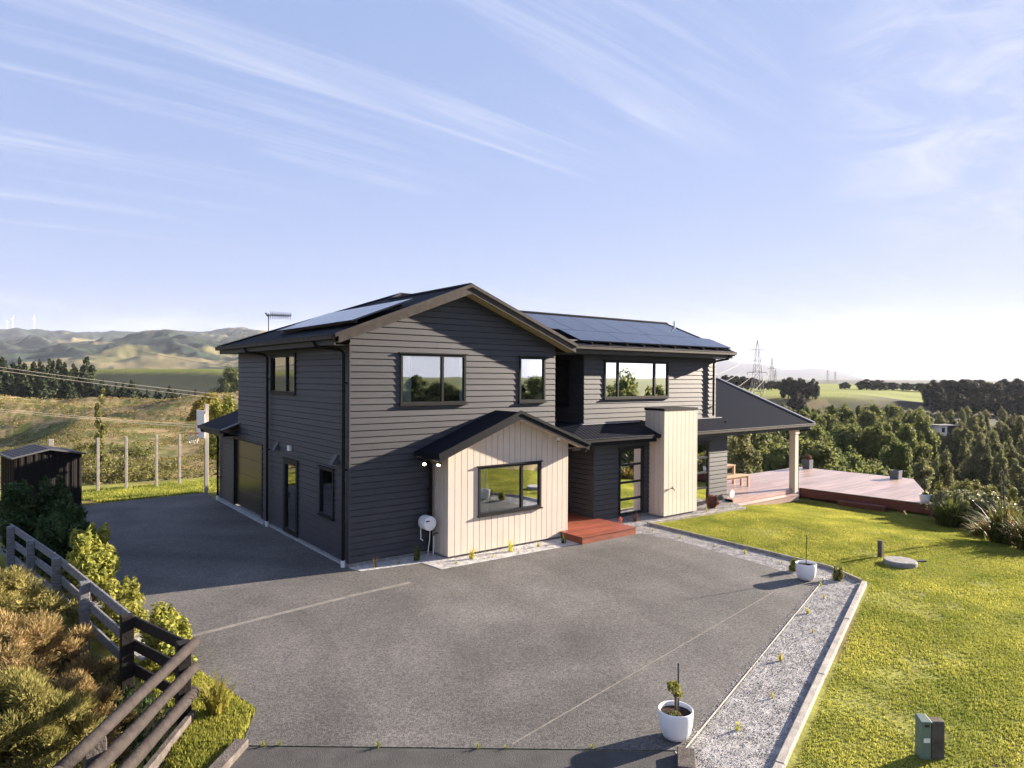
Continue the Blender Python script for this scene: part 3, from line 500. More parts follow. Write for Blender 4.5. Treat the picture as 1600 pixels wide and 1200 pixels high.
# downpipes with brackets
def downpipe(pts,br=(),foot=True,col='pipe'):
    mb=MB(); mb.tube(pts,.038,8)
    for b in br: mb.box(b[0]-.05,b[0]+.05,b[1]-.05,b[1]+.05,b[2]-.015,b[2]+.015)
    o=mb.build('downpipe',M[col],house,smooth=False)
    if foot:
        e=pts[-1]; MB().tube([(e[0],e[1],e[2]+.02),(e[0],e[1],e[2]-.13)],.05,10).build('drain_collar',M['white'],o)
downpipe([(-.54,.75,5.1),(-.52,.72,4.98),(-.16,.24,4.90),(-.09,.14,4.82),(-.09,.14,.14)],[(-.05,.14,4.15),(-.05,.14,2.2)])
downpipe([(-.54,5.9,5.1),(-.52,5.88,4.98),(-.16,5.43,4.90),(-.09,5.33,4.82),(-.09,5.33,.14)],[(-.05,5.33,4.2),(-.05,5.33,2.2)])
downpipe([(-.54,10.9,2.5),(-.52,10.88,2.38),(-.12,10.62,2.34),(-.09,10.5,2.28),(-.09,10.5,.14)],[(-.05,10.5,1.8),(-.05,10.5,.8)])
downpipe([(14.12,-.06,5.12),(14.12,-.04,4.98),(13.86,.30,4.90),(13.82,.36,4.82),(13.82,.36,2.98)],[(13.82,.4,4.3),(13.82,.4,3.3)],foot=False)
downpipe([(1.72,-.5,2.42),(1.78,-.4,2.36),(2.02,-.16,2.28),(2.04,-.10,2.2),(2.04,-.10,.1)],[(2.04,-.05,1.6)],foot=False)
downpipe([(18.72,-.52,2.5),(18.72,-.5,2.34),(18.3,-.36,2.30),(18.22,-.32,2.24),(18.22,-.32,.02)],[(18.2,-.3,1.7),(18.2,-.3,.8)])
dp=MB(); dp.tube([(5.95,-.9,2.38),(6.25,-.86,2.38),(6.3,-.86,2.46)],.035,8); dp.build('downpipe',M['steel'],house)
# wall fittings
for y,z in ((4.66,2.35),(.70,2.37)):
    v=MB(); v.add([P3(LEFT,a,n,q) for a in (y-.09,y+.09) for n,q in ((.02,z+.12),(.16,z-.10),(.02,z-.12))],[(0,1,2),(3,5,4),(0,3,4,1),(1,4,5,2)]); v.build('vent_cowl',M['steel'],house)
MB().lbox(LEFT,3.58,3.74,.015,.09,2.31,2.45).build('wall_light',M['white'],house,bevel=.01)
for (x,y) in ((1.66,-.42),(1.86,-.72)):
    o=Vector((x,y,2.30)); dv=Vector((-.35,-.85,-.38)).normalized(); f_=MB(); f_.tube([o,o+dv*.09],[.03,.046],12); f_.tube([o,o+Vector((.02,.05,.10))],.015); fo=f_.build('floodlight',M['metalblk'],house)
    l=MB(); l.tube([o+dv*.089,o+dv*.094],.038,14); l.build('lens',M['lamp'],fo)
MB().box(1.60,1.95,-.8,-.35,2.385,2.41).build('light_mount',M['metalblk'],house)
s=MB(); s.tube([(5.48,-.84,2.72),(5.48,-.84,2.64)],.05,12); s.build('security_camera',M['white'],house); MB().lathe([(0,-.03),(.03,-.02),(.035,0)],(5.48,-.84,2.64),12).build('camera_lens',M['metalblk'],house)
s=MB(); s.tube([(14.16,-.16,.28),(14.16,-.20,.28)],.14,20); s.build('round_cover',M['white'],house)
# roof vents pipe
MB().tube([(14.0,2.25,5.95),(14.0,2.25,6.42)],.035,8).build('vent_pipe',M['white'],house)
# solar arrays: each panel its own part
n1=Vector((0,-.386,1)).normalized(); e1=Vector((0,1,.386)).normalized()
def panel(o,a,b,la,lb,nv):
    mb=MB(); o=Vector(o); t=nv*.035; q=[o,o+a*la,o+a*la+b*lb,o+b*lb]; mb.add([p for p in q]+[p-t for p in q],[(0,1,2,3),(7,6,5,4)]+[(i,i+4,(i+1)%4+4,(i+1)%4) for i in range(4)])
    return mb.build('solar_panel',M['panel'],house)
ax=Vector((1,0,0)); z0p=5.34
for xs,s0,s1 in (([7.11,9.0,10.85,12.6,14.42],.12,1.12),([6.3,7.72,8.84,9.96,11.15,12.38,13.75],1.13,2.70)):
    for a,b in zip(xs,xs[1:]): panel((a,-.05+s0*.933,z0p+.386*s0*.933),ax,e1,b-a-.022,s1-s0-.012,n1)
rail=MB()
for x in np.arange(6.8,14.4,.75):
    rail.beam((x,.02,zf(.02)+.04),(x,.55,zf(.55)+.05),.04,.05)
rail.beam((6.6,.14,z0p+.03),(14.3,.14,z0p+.03),.04,.04).build('panel_rail',M['metalblk'],house)
n2=Vector((-.386,0,1)).normalized(); e2=Vector((1,0,.386)).normalized(); ay=Vector((0,1,0))
for i in range(5):
    x=.04; panel((x,.02+i*1.0,zl(x)+.15),ay,e2,.975,1.66,n2)
rail=MB(); rail.beam((.2,.1,zl(.2)+.07),(.2,5.0,zl(.2)+.07),.05,.06).beam((1.35,.1,zl(1.35)+.07),(1.35,5.0,zl(1.35)+.07),.05,.06).build('panel_rail',M['metalblk'],house)
# ================================================================ YARD
DRIVE=[(-3.69,-5.32),(-4.02,-3.5),(-4.35,-1.0),(-4.55,2),(-4.6,6),(-4.4,11.6),(-3.25,12.05),(-.05,12.3),(-.12,10.7),(-.12,5.6),(-.045,5.58),(-.045,.05),(.08,-.42),(1.50,-.62),(1.58,-1.33),(5.69,-1.46),(7.9,-1.6),(8.0,-2.74),(7.75,-5.2),(7.55,-6.3),(7.82,-6.84),(-.06,-9.32),(-4.10,-6.12)]
def sheet(name,poly,z,m,lab,th=.03,kind='structure',cat=None):
    mb=MB(); mb.slab([(x,y,z) for x,y in poly],th); o=mb.build(name,M[m]); return tag(o,lab,cat or name.replace('_',' '),kind=kind)
sheet('driveway',DRIVE,.012,'asph','wide grey exposed aggregate driveway in front of the house',.10)
sheet('road',[(-4.10,-6.14),(-.06,-9.34),(-.37,-9.55),(-2.5,-10.3),(-9,-16),(-9,-14),(-4.45,-6.45)],.004,'asphd','darker sealed driveway strip at the near edge',.08)
def strip(pts,w,z,m,name,lab):
    mb=MB(); 
    for p,q in zip(pts,pts[1:]):
        d=Vector((q[0]-p[0],q[1]-p[1],0)).normalized(); n=Vector((-d.y,d.x,0))*(w/2); mb.quad((p[0]+n.x,p[1]+n.y,z),(p[0]-n.x,p[1]-n.y,z),(q[0]-n.x,q[1]-n.y,z),(q[0]+n.x,q[1]+n.y,z))
    return tag(mb.build(name,M[m]),lab,'joint',kind='structure')
strip([(-3.78,-2.22),(-2.3,-2.02),(-.8,-1.86),(.55,-1.78)],.12,.0165,'sand','pavement_joint','sandy pale joint crossing the driveway near the house corner')
strip([(7.6,-6.42),(-1.6,-8.0)],.022,.0165,'sand','pavement_joint','thin pale joint parallel to the gravel strip')
G1=[(.0,.0),(.08,-.42),(1.50,-.62),(1.58,-1.33),(5.69,-1.46),(5.69,-.7),(2.2,-.7),(2.2,.0)]
G2=[(7.62,-1.55),(7.9,-1.6),(8.0,-2.74),(7.75,-5.2),(7.55,-6.3),(7.7,-6.75),(-.2,-9.25),(-.30,-9.60),(-3.0,-10.5),(-2.4,-11.1),(.46,-10.1),(8.10,-7.47),(8.62,-6.5),(8.88,-.92),(13.4,-1.2),(14.0,-.5),(14.0,-.05),(7.62,-.05)]
sheet('gravel_bed',G1,.02,'gravelw','white gravel bed along the foot of the front wall and bay',.06,cat='gravel')
sheet('gravel_bed',G2,.008,'gravel','white gravel strip between driveway and lawn and along the chimney side',.06,cat='gravel')
def inside(x,y,poly): return sdist(x,y,poly)==0
def stones(name,poly,n,s,z0,lab):
    xs=[p[0] for p in poly];ys=[p[1] for p in poly]; x=rng.uniform(min(xs),max(xs),n*6);y=rng.uniform(min(ys),max(ys),n*6); k=inside(x,y,poly); x=x[k][:n];y=y[k][:n]; n=len(x)
    tri=np.array([(1,0,0),(0,1,0),(0,0,1),(-1,0,0),(0,1,0),(0,0,1),(1,0,0),(0,-1,0),(0,0,1),(-1,0,0),(0,-1,0),(0,0,1)],float).reshape(12,3)
    # each stone: 4 upper facets
    sz=s*rng.uniform(.5,1.3,(n,1,1)); a=rng.uniform(0,6.28,n); P=np.broadcast_to(tri,(n,12,3)).copy(); P*=sz*np.stack([rng.uniform(.7,1.3,n),rng.uniform(.7,1.3,n),rng.uniform(.3,.6,n)],-1)[:,None,:]
    ca,sa=np.cos(a)[:,None],np.sin(a)[:,None]; X=P[...,0]*ca-P[...,1]*sa+x[:,None]; Y=P[...,0]*sa+P[...,1]*ca+y[:,None]; Z=P[...,2]+z0+rng.uniform(-.004,.012,n)[:,None]
    # recentre apex: tilt
    return tag(npmesh(name,np.stack([X,Y,Z],-1),3,M['stone']),lab,'gravel',kind='stuff')
sheet('gravel_bed',[(-4.06,-3.5),(-4.38,-1),(-4.58,2),(-4.95,2),(-4.85,-1),(-4.5,-3.4)],.005,'gravel','narrow white gravel strip between the grey fence and the driveway',.06,cat='gravel')
stones('gravel',G1,6000,.010,.02,'loose white stones in the bed below the front wall')
stones('gravel',G2,60000,.010,.008,'loose white stones in the strip beside the lawn')
def edging(pts,w,h,z,lab,name='garden_edging'):
    mb=MB()
    for p,q in zip(pts,pts[1:]):
        L=math.dist(p,q); n=max(1,round(L/2.4))
        for i in range(n):
            a=[p[k]+(q[k]-p[k])*i/n for k in (0,1)]; b=[p[k]+(q[k]-p[k])*((i+1)/n-.008/L*1) for k in (0,1)]
            zj=random.uniform(-.006,.006); mb.beam((a[0],a[1],z+zj),(b[0],b[1],z-zj),w,h)
    return tag(mb.build(name,M['sleeper' if 'sleeper' in name else 'edge'],bevel=.01),lab,'garden edging')
edging([(8.12,-7.52),(.46,-10.16),(-2.4,-11.15)],.10,.12,.015,'pale wide timber edging between the gravel strip and the near lawn')
edging([(8.92,-.97),(8.68,-6.5),(8.16,-7.45)],.05,.12,.015,'thin timber edging along the left side of the lawn')
edging([(8.90,-.93),(13.42,-1.22)],.05,.10,.02,'thin timber edging from the porch deck past the chimney')
edging([(-.10,-9.30),(7.84,-6.82)],.02,.045,.005,'narrow pale lip along the driveway edge')
edging([(-4.10,-6.12),(-4.55,-6.6)],.16,.14,.02,'short weathered sleeper at the left corner of the near road','timber_sleeper')
edging([(-.14,-9.36),(-.46,-9.62)],.20,.14,.02,'short mossy sleeper beside the near white pot','timber_sleeper')
# porch deck
t=thing('porch_deck','low red stained timber deck in the entry porch beside the cream bay','deck')
def boards(mb,x0,x1,y0,y1,z,w=.14,gap=.012,along='x',th=.022):
    if along=='x':
        n=round((y1-y0)/w)
        for i in range(n): mb.box(x0,x1,y0+i*w,y0+(i+1)*w-gap,z-th,z+random.uniform(-.0015,.0015))
    else:
        n=round((x1-x0)/w)
        for i in range(n): mb.box(x0+i*w,x0+(i+1)*w-gap,y0,y1,z-th,z+random.uniform(-.0015,.0015))
mb=MB(); boards(mb,5.66,7.70,-1.58,-.06,.2); boards(mb,6.09,7.55,-.06,1.66,.2); mb.build('deck_board',M['deckred'],t)
MB().box(5.68,7.69,-1.565,-1.545,.0,.175).box(5.68,5.70,-1.54,-.72,0,.175).box(7.66,7.68,-1.54,-.06,0,.175).build('fascia_board',M['deckred'],t)
# big deck
t=thing('timber_deck','large weathered reddish timber deck reaching out from the covered veranda','deck')
zt=.10
mb=MB(); boards(mb,14.07,18.42,-.30,3.0,zt,along='x'); mb.build('deck_board',M['deckpink'],t)
# outer deck follows an irregular outline: boards clipped between the two side lines
mb=MB(); A,B_,C_,D_=(18.42,-.12),(18.78,-4.94),(24.6,-1.9),(24.3,2.6)
def xat(y,p,q): return p[0]+(q[0]-p[0])*(y-p[1])/(q[1]-p[1])
for i in range(60):
    y=-4.94+i*.14
    if y>3.0: break
    yb=y+.132; f=lambda y_:(xat(y_,B_,A) if y_<-.12 else 18.425, xat(y_,B_,C_) if y_<-1.9 else (xat(y_,C_,D_)))
    l0,h0=f(y);l1,h1=f(yb)
    if h0-l0<.05:h0=l0+.05
    z=zt+random.uniform(-.002,.002); mb.slab([(l0,y,z),(h0,y,z),(h1,yb,z),(l1,yb,z)],.022)
mb.build('deck_board',M['deckpink'],t)
mb=MB()
for p,q in ((A,B_),(B_,C_),(C_,D_)):
    for k in range(2): mb.beam((p[0],p[1],zt-.115-k*.15),(q[0],q[1],zt-.115-k*.15),.03,.142)
mb.build('fascia_board',M['deckside'],t)
mb=MB(); boards(mb,14.07,17.8,-.62,-.32,-.06,along='x'); mb.box(14.07,17.8,-.61,-.59,-.26,-.085).box(14.07,18.4,-.30,-.28,-.24,zt-.024); mb.build('step',M['deckpink'],t)
MB().beam((18.28,-1.9,-.16),(18.40,-3.5,-.16),.30,.05).beam((18.20,-1.9,-.25),(18.32,-3.5,-.25),.03,.13).build('step',M['deckside'],t)
mb=MB()
for y in (-.6,-2.2,-3.8,-4.8): mb.box(18.75+(y+4.9)*-.03,18.87+(y+4.9)*-.03,y-.05,y+.05,-.9,-.02)
for p in ((20.5,-3.9),(22.5,-2.9),(24.3,-1.9),(24.3,0),(24.2,2.4)): mb.box(p[0]-.06,p[0]+.06,p[1]-.06,p[1]+.06,-3,-.02)
mb.build('pile',M['deckside'],t)
# teak bench and table
def table(name,lab,cat,x0,x1,y0,y1,h,leg,slats):
    t=thing(name,lab,cat,((x0+x1)/2,(y0+y1)/2,zt)); X,Y=(x1-x0)/2,(y1-y0)/2
    mb=MB(); w=2*Y/slats
    for i in range(slats): mb.box(-X,X,-Y+i*w,-Y+(i+1)*w-.012,h-.03,h)
    mb.build('table_top' if cat=='table' else 'seat',M['teak'],t)
    MB().box(-X+.05,X-.05,-Y+.05,-Y+.08,h-.11,h-.031).box(-X+.05,X-.05,Y-.08,Y-.05,h-.11,h-.031).box(-X+.05,-X+.08,-Y+.08,Y-.08,h-.11,h-.031).box(X-.08,X-.05,-Y+.08,Y-.08,h-.11,h-.031).build('apron',M['teak'],t)
    for i in (-1,1):
        for j in (-1,1): MB().box(i*(X-.05)-leg/2,i*(X-.05)+leg/2,j*(Y-.06)-leg/2,j*(Y-.06)+leg/2,.002,h-.031).build('leg',M['teak'],t)
    return t
table('bench','pale teak bench in front of the matching table on the covered deck','bench',15.2,17.1,1.0,1.42,.46,.075,4)
table('outdoor_table','pale teak outdoor table behind the bench on the covered deck','table',15.0,17.25,1.75,2.7,.76,.085,7)
# planters on the deck
def cube_planter(x,y,s,h,lab,plant=None):
    t=thing('planter',lab,'planter',(x,y,zt)); mb=MB(); a=s/2; b=a-.03
    mb.add([(-a*.9,-a*.9,0),(a*.9,-a*.9,0),(a*.9,a*.9,0),(-a*.9,a*.9,0),(-a,-a,h),(a,-a,h),(a,a,h),(-a,a,h),(-b,-b,h),(b,-b,h),(b,b,h),(-b,b,h),(-b,-b,h-.08),(b,-b,h-.08),(b,b,h-.08),(-b,b,h-.08)],[(0,3,2,1)]+[(i,(i+1)%4,(i+1)%4+4,i+4) for i in range(4)]+[(i+4,(i+1)%4+4,(i+1)%4+8,i+8) for i in range(4)]+[(i+8,(i+1)%4+8,(i+1)%4+12,i+12) for i in range(4)])
    mb.build('tub',M['planter'],t,bevel=.008); MB().box(-b+.001,b-.001,-b+.001,b-.001,h-.10,h-.05).build('soil',M['soil'],t); return t
pl1=cube_planter(24.0,2.45,.36,.42,'grey square planter with an orange plant at the far corner of the deck')
pl2=cube_planter(24.0,-1.45,.38,.36,'empty dark grey square planter at the right back edge of the deck')
# white pots
def white_pot(x,y,z,s,lab,dry=False):
    t=thing('potted_plant',lab,'potted plant',(x,y,z)); pr=[(.0,0),(.17,0),(.205,.03),(.25,.12),(.275,.24),(.285,.38),(.288,.46),(.278,.475),(.262,.46),(.26,.40)]
    MB().lathe([(a*s,b*s) for a,b in pr],n=48).build('pot',M['white'],t,smooth=True); MB().lathe([(0,.405*s),(.12*s,.415*s),(.262*s,.40*s)],n=32).build('soil',M['soil'],t); return t
pot1=white_pot(.06,-9.05,.015,.72,'round white pot with a short leafy sapling at the near edge of the driveway')
pot2=white_pot(7.42,-6.62,.015,.74,'round white pot with a bare thin stake at the right corner of the driveway')
pot3=white_pot(19.0,-4.5,zt,.58,'pale round pot with a bare stem on the near right corner of the deck')
MB().tube([(.02,.01,.28),(.0,.0,.45),(.03,.02,.62)],[.02,.016,.010],7).tube([(.0,.0,.45),(-.06,.03,.60)],.008,5).build('stem',M['bark'],pot1); MB().tube([(.05,.0,.27),(.07,.02,.86)],.012,6).build('stake',M['steel'],pot1)
MB().tube([(.0,.0,.27),(.05,.02,.94)],.010,6).build('stake',M['bark'],pot2); MB().tube([(0,0,.2),(-.06,.0,.7),(-.07,.02,.95)],[.025,.02,.012],6).build('stem',M['bark'],pot3)
# utility pillar and post, stub post, concrete lid
t=thing('utility_pillar','green metal power pillar with a white label standing in the lawn','utility box',(1.98,-11.02,0),R(-38))
mb=MB(); mb.box(-.055,.055,-.065,.065,-.02,.42); mb.add([(-.065,-.075,.42),(.065,-.075,.42),(.065,.075,.42),(-.065,.075,.42),(-.065,-.075,.435),(.065,-.075,.435),(.055,.06,.475),(-.055,.06,.475)],[(0,3,2,1),(0,1,5,4),(1,2,6,5),(2,3,7,6),(3,0,4,7),(4,5,6,7)]); mb.build('cabinet',M['green'],t,bevel=.008)
MB().box(-.03,.04,-.069,-.0655,.20,.25).build('label_plate',M['white'],t); MB().box(-.02,.03,-.073,-.0655,.38,.40).build('handle',M['metalblk'],t)
mp_=tag(MB().box(-.075,.075,-.06,.06,-.05,.43).build('marker_post',M['sleeper'],bevel=.01),'thick square timber post touching the right side of the green power pillar','post'); mp_.location=(2.10,-11.10,0); mp_.rotation_euler=(0,0,R(-38))
tag(MB().box(10.63,10.73,-6.76,-6.66,-.1,.40).build('marker_post',M['sleeper'],bevel=.008),'short grey timber stub post standing in the lawn by the round concrete lid','post')
t=thing('tank_lid','round pale concrete tank lid set in the lawn','lid',(10.35,-7.30,0)); MB().lathe([(.35,-.05),(.35,.09),(.33,.115),(0,.12)],n=40).build('cover',M['conc'],t); MB().beam((.45,-.10,.02),(.75,-.25,.02),.08,.03).build('handle',M['metalblk'],t)
# hose reel
t=thing('hose_reel','white wall-mounted hose reel with hanging hose beside the cream bay','hose reel',(1.84,0,.84))
mb=MB(); mb.tube([(0,-.44,0),(0,-.42,0),(0,-.14,0),(0,-.12,0)],[.11,.17,.17,.11],24); mb.build('casing',M['white'],t,smooth=True,bevel=.01); MB().box(-.1,.16,-.13,-.02,-.06,.10).build('bracket',M['steel'],t)
MB().tube([(-.17,-.3,.02),(-.19,-.3,-.15),(-.18,-.3,-.30),(-.2,-.31,-.34),(-.13,-.31,-.40)],.011,6).build('nozzle_hose',M['white'],t)
MB().tube([(.08,-.28,-.18),(.07,-.27,-.45),(.05,-.25,-.65),(.06,-.22,-.78)],.010,6).build('supply_hose',M['white'],t); MB().box(-.13,-.03,-.445,-.438,.05,.08).build('badge',M['metalblk'],t)
t=thing('wall_tap','small tap with a white hose on the left side of the cream bay','tap',(2.13,-.30,.56)); MB().tube([(0,0,0),(-.09,0,0),(-.12,0,-.05)],.014).tube([(-.06,0,.0),(-.06,0,.05)],.008).build('tap_body',M['metalblk'],t); MB().tube([(-.12,0,-.05),(-.13,-.02,-.25),(-.15,-.03,-.46),(-.16,-.03,-.5)],.010,6).build('hose',M['white'],t)
# antenna
t=thing('aerial','television aerial on a short mast above the far roof hip','antenna',(.95,8.4,5.0)); MB().tube([(0,0,.0),(0,0,1.35)],.018,6).build('mast',M['metalblk'],t)
mb=MB(); mb.tube([(-.1,0,1.30),(.72,-.08,1.30)],.014,5)
for i in range(10): x=.06+i*.07; mb.tube([(x,-.22,1.34),(x,.22,1.27)],.013,4); mb.tube([(x,-.008*i,1.18),(x,-.008*i,1.42)],.012,4)
mb.box(-.14,-.02,-.12,.12,1.2,1.42) if 0 else mb.tube([(-.06,-.1,1.25),(-.06,.1,1.36)],.03,5); mb.build('aerial_head',M['steel'],t)
# shed
t=thing('garden_shed','small dark ribbed metal shed at the far left of the driveway','shed',(-5.72,11.75,-.0),R(9)); Ws,Ds,hw,ha=1.82,1.9,1.72,1.92
def ribw(mb,p,q,z0,ztop,n,off=.02):
    p,q=Vector((*p,0)),Vector((*q,0)); d=(q-p); nn=Vector((d.y,-d.x,0)).normalized(); pts=[]
    for i in range(n): 
        for f_,o in ((0,0),(.55,0),(.62,off),(.93,off)): pts.append(((i+f_)/n,o))
    pts.append((1,0))
    for (a,oa),(b,ob) in zip(pts,pts[1:]): A1=p+d*a+nn*oa;B1=p+d*b+nn*ob; mb.quad((A1.x,A1.y,z0),(B1.x,B1.y,z0),(B1.x,B1.y,ztop(b)),(A1.x,A1.y,ztop(a)))
mb=MB(); gt=lambda a:hw+(ha-hw)*(1-abs(2*a-1)); ribw(mb,(0,0),(Ws,0),0,gt,9); ribw(mb,(Ws,0),(Ws,Ds),0,lambda a:hw,8); ribw(mb,(Ws,Ds),(0,Ds),0,gt,9); ribw(mb,(0,Ds),(0,0),0,lambda a:hw,8); mb.build('wall',M['shed'],t)
MB().slab([(-.10,-.10,hw),(Ws/2,-.10,ha+.02),(Ws/2,Ds+.1,ha+.02),(-.10,Ds+.1,hw)],.02).slab([(Ws/2+.003,-.10,ha+.02),(Ws+.1,-.10,hw),(Ws+.1,Ds+.1,hw),(Ws/2+.003,Ds+.1,ha+.02)],.02).build('roof',M['shedr'],t)
MB().beam((-.11,-.12,hw),(-.11,Ds+.1,hw),.04,.05).beam((-.1,-.12,hw-.01),(Ws/2,-.12,ha+.01),.03,.05).beam((Ws/2,-.12,ha+.01),(Ws+.1,-.12,hw-.01),.03,.05).build('trim',M['steel'],t)
# post and rail fences
def rails(t,pts,zs,w,h,m,side,nm='rail'):
    for z in zs:
        for p,q in zip(pts,pts[1:]):
            n=(Vector((q[0]-p[0],q[1]-p[1],0)).normalized().cross(Vector((0,0,1))))*side; MB().beam((p[0]+n.x,p[1]+n.y,p[2]+z),(q[0]+n.x,q[1]+n.y,q[2]+z),w,h).build(nm,M[m],t,bevel=.006)
fa=[(-6.35,6.2,-.05),(-6.0,4.3,-.05),(-5.72,2.55,-.05),(-5.42,.62,-.05),(-5.18,-1.35,-.05),(-4.90,-3.55,-.05)]
t=thing('rail_fence','weathered grey three-rail timber fence along the left of the driveway','fence'); rails(t,fa,(.93,.60,.27),.035,.15,'fencew',-.075)
for p in fa[:-1]: MB().box(p[0]-.07,p[0]+.07,p[1]-.07,p[1]+.07,-.8,.96).build('post',M['fencew'],t,bevel=.01)
fb=[(-4.90,-3.55,-.05),(-4.50,-5.05,-.05)]
t=thing('rail_fence','short dark stained three-rail fence section beside the cabbage tree corner','fence'); rails(t,fb,(.93,.60,.27),.035,.15,'fenced',-.075)
for p in fb: MB().box(p[0]-.08,p[0]+.08,p[1]-.08,p[1]+.08,-.8,.98).build('post',M['fenced'],t,bevel=.01)
t=thing('log_fence','round brown log fence with three rails running to the lower left corner','fence')
lc=[(-4.36,-5.02),(-5.97,-7.35),(-7.6,-9.7)]
for z in (.93,.62,.31):
    for p,q in zip(lc,lc[1:]):
        pts=[(p[0]+(q[0]-p[0])*k/6,p[1]+(q[1]-p[1])*k/6,z+random.uniform(-.006,.006)) for k in range(7)]; MB().tube(pts,[.067+random.uniform(-.007,.007) for _ in pts],14).build('rail',M['log'],t,smooth=True)
for p in ((-5.62,-6.62),(-7.3,-9.05)): MB().box(p[0]-.09,p[0]+.09,p[1]-.09,p[1]+.09,-.9,.80).build('post',M['sleeper'],t,bevel=.01)
MB().beam((-4.40,-5.12,.02),(-5.93,-7.33,-.02),.06,.20).beam((-5.95,-7.36,-.02),(-7.5,-9.6,-.05),.06,.20).build('retaining_board',M['sleeper'],t)
# tall posts with wires and basketball hoop
t=thing('wire_fence','row of tall pale posts strung with fine wires at the far end of the lawn','fence')
px=[-3.14,-2.22,-1.20,-.38]; 
for x in px: MB().box(x-.045,x+.045,14.85,14.94,-.1,1.98).build('post',M['post'],t,bevel=.008)
MB().box(-4.65,-4.5,14.83,14.97,-.1,2.0).build('post',M['post'],t,bevel=.008)
mb=MB()
for z in (.3,.6,.9,1.2,1.5,1.8): mb.tube([(-7,14.8,z),(3,14.8,z)],.004,4)
mb.build('wire',M['steel'],t)
t=thing('basketball_hoop','white basketball backboard and red hoop on a tall timber pole beside the garage','basketball hoop',(-.01,12.35,0))
MB().box(-.065,.065,-.065,.065,-.2,3.25).build('pole',M['post'],t,bevel=.01); MB().box(-.22,-.17,-.60,.5,2.05,3.02).box(-.17,-.065,-.05,.05,2.5,2.6).build('backboard',M['white'],t)
mb=MB(); mb.tube([(-.45+.21*math.cos(k*math.pi/8),-.05+.21*math.sin(k*math.pi/8),2.2) for k in range(17)],.012,5,False); mb.build('hoop',M['pink'],t)
mb=MB()
for k in range(12):
    a=k*math.pi/6; b=a+.5; mb.tube([(-.45+.21*math.cos(a),-.05+.21*math.sin(a),2.2),(-.45+.13*math.cos(b),-.05+.13*math.sin(b),1.85)],.006,4)
mb.build('net',M['white'],t)
# overhead wires on the left
def wire(name,lab,cat,segs,r=.02,m='wire',group=None):
    mb=MB()
    for (a,b,sag) in segs:
        a,b=Vector(a),Vector(b); pts=[a+(b-a)*(k/24)+Vector((0,0,-sag*4*(k/24)*(1-k/24))) for k in range(25)]; mb.tube(pts,r,5)
    return tag(mb.build(name,M[m]),lab,cat,group)
def Q(u,v,Z): x,y=spot(u,Z); return (x,y,hz(u,v,Z))
wire('power_line','upper pair of overhead wires crossing in front of the pines on the left','power line',[(Q(-120,557,44),Q(470,628,80),.25),(Q(-120,562,43.4),Q(470,634,79.4),.25)],.014)
wire('power_line','lower pair of overhead wires crossing above the shed on the left','power line',[(Q(-120,628,34),Q(430,672,52),.12),(Q(-120,631,33.6),Q(430,675,51.6),.12)],.011)
wire('power_line','distant overhead wires in front of the far hills left of the house','power line',[(Q(215,537,260),Q(460,584,170),.5),(Q(200,545,250),Q(460,589,165),.5),(Q(240,531,270),Q(460,578,175),.5)],.035)
wire('power_line','overhead wires slanting from the near pylon behind the lower roof','power line',[(Q(1186,577,250),Q(1060,642,120),2),(Q(1160,579,252),Q(1040,612,120),2),(Q(1208,577,251),Q(1090,668,120),2),(Q(1165,562,252),Q(1030,596,120),2),(Q(1206,577,250),Q(1206,577,520),3),(Q(1160,577,250),Q(1193,579,520),3)],.04)
# ================================================================ VEGETATION
def rdirs(n):
    v=rng.normal(size=(n,3)); return v/np.linalg.norm(v,axis=1,keepdims=True)
def leafquads(P,Nn,s,asp=1.0,jit=.9,fold=0):
    n=len(P); Nn=Nn+rng.normal(size=(n,3))*jit; Nn/=np.linalg.norm(Nn,axis=1,keepdims=True)+1e-9
    a=np.cross(Nn,rdirs(n)); a/=np.linalg.norm(a,axis=1,keepdims=True)+1e-9; b=np.cross(Nn,a); s=np.asarray(s).reshape(-1,1)*rng.uniform(.6,1.3,(n,1))
    return np.stack([P-a*s*asp,P-b*s*.5,P+a*s*asp,P+b*s*.5],1)
def crown(blobs,n,s,asp=.8,jit=.8,under=.35,shell=.25):
    B=np.array(blobs,float); w=(B[:,3]*B[:,4]+B[:,4]*B[:,5]+B[:,3]*B[:,5]); idx=rng.choice(len(B),n,p=w/w.sum()); d=rdirs(n); d[:,2]=np.where((d[:,2]<-.3)&(rng.random(n)>under),-d[:,2],d[:,2])
    r=1-np.abs(rng.normal(size=(n,1)))*shell; P=B[idx,:3]+d*B[idx,3:6]*r; return leafquads(P,d,s,asp,jit)
def core(blobs,k=.72,n=8):
    mb=MB()
    for b in blobs:
        o=len(mb.v); 
        for i in range(5):
            t=math.pi*(i+.5)/5
            for j in range(n):
                a=2*math.pi*j/n+i*.3; q=k*random.uniform(.8,1.1); mb.v.append((b[0]+b[3]*q*math.sin(t)*math.cos(a),b[1]+b[4]*q*math.sin(t)*math.sin(a),b[2]+b[5]*q*math.cos(t)))
        for i in range(4):
            for j in range(n): mb.f.append((o+i*n+j,o+i*n+(j+1)%n,o+(i+1)*n+(j+1)%n,o+(i+1)*n+j))
    return mb
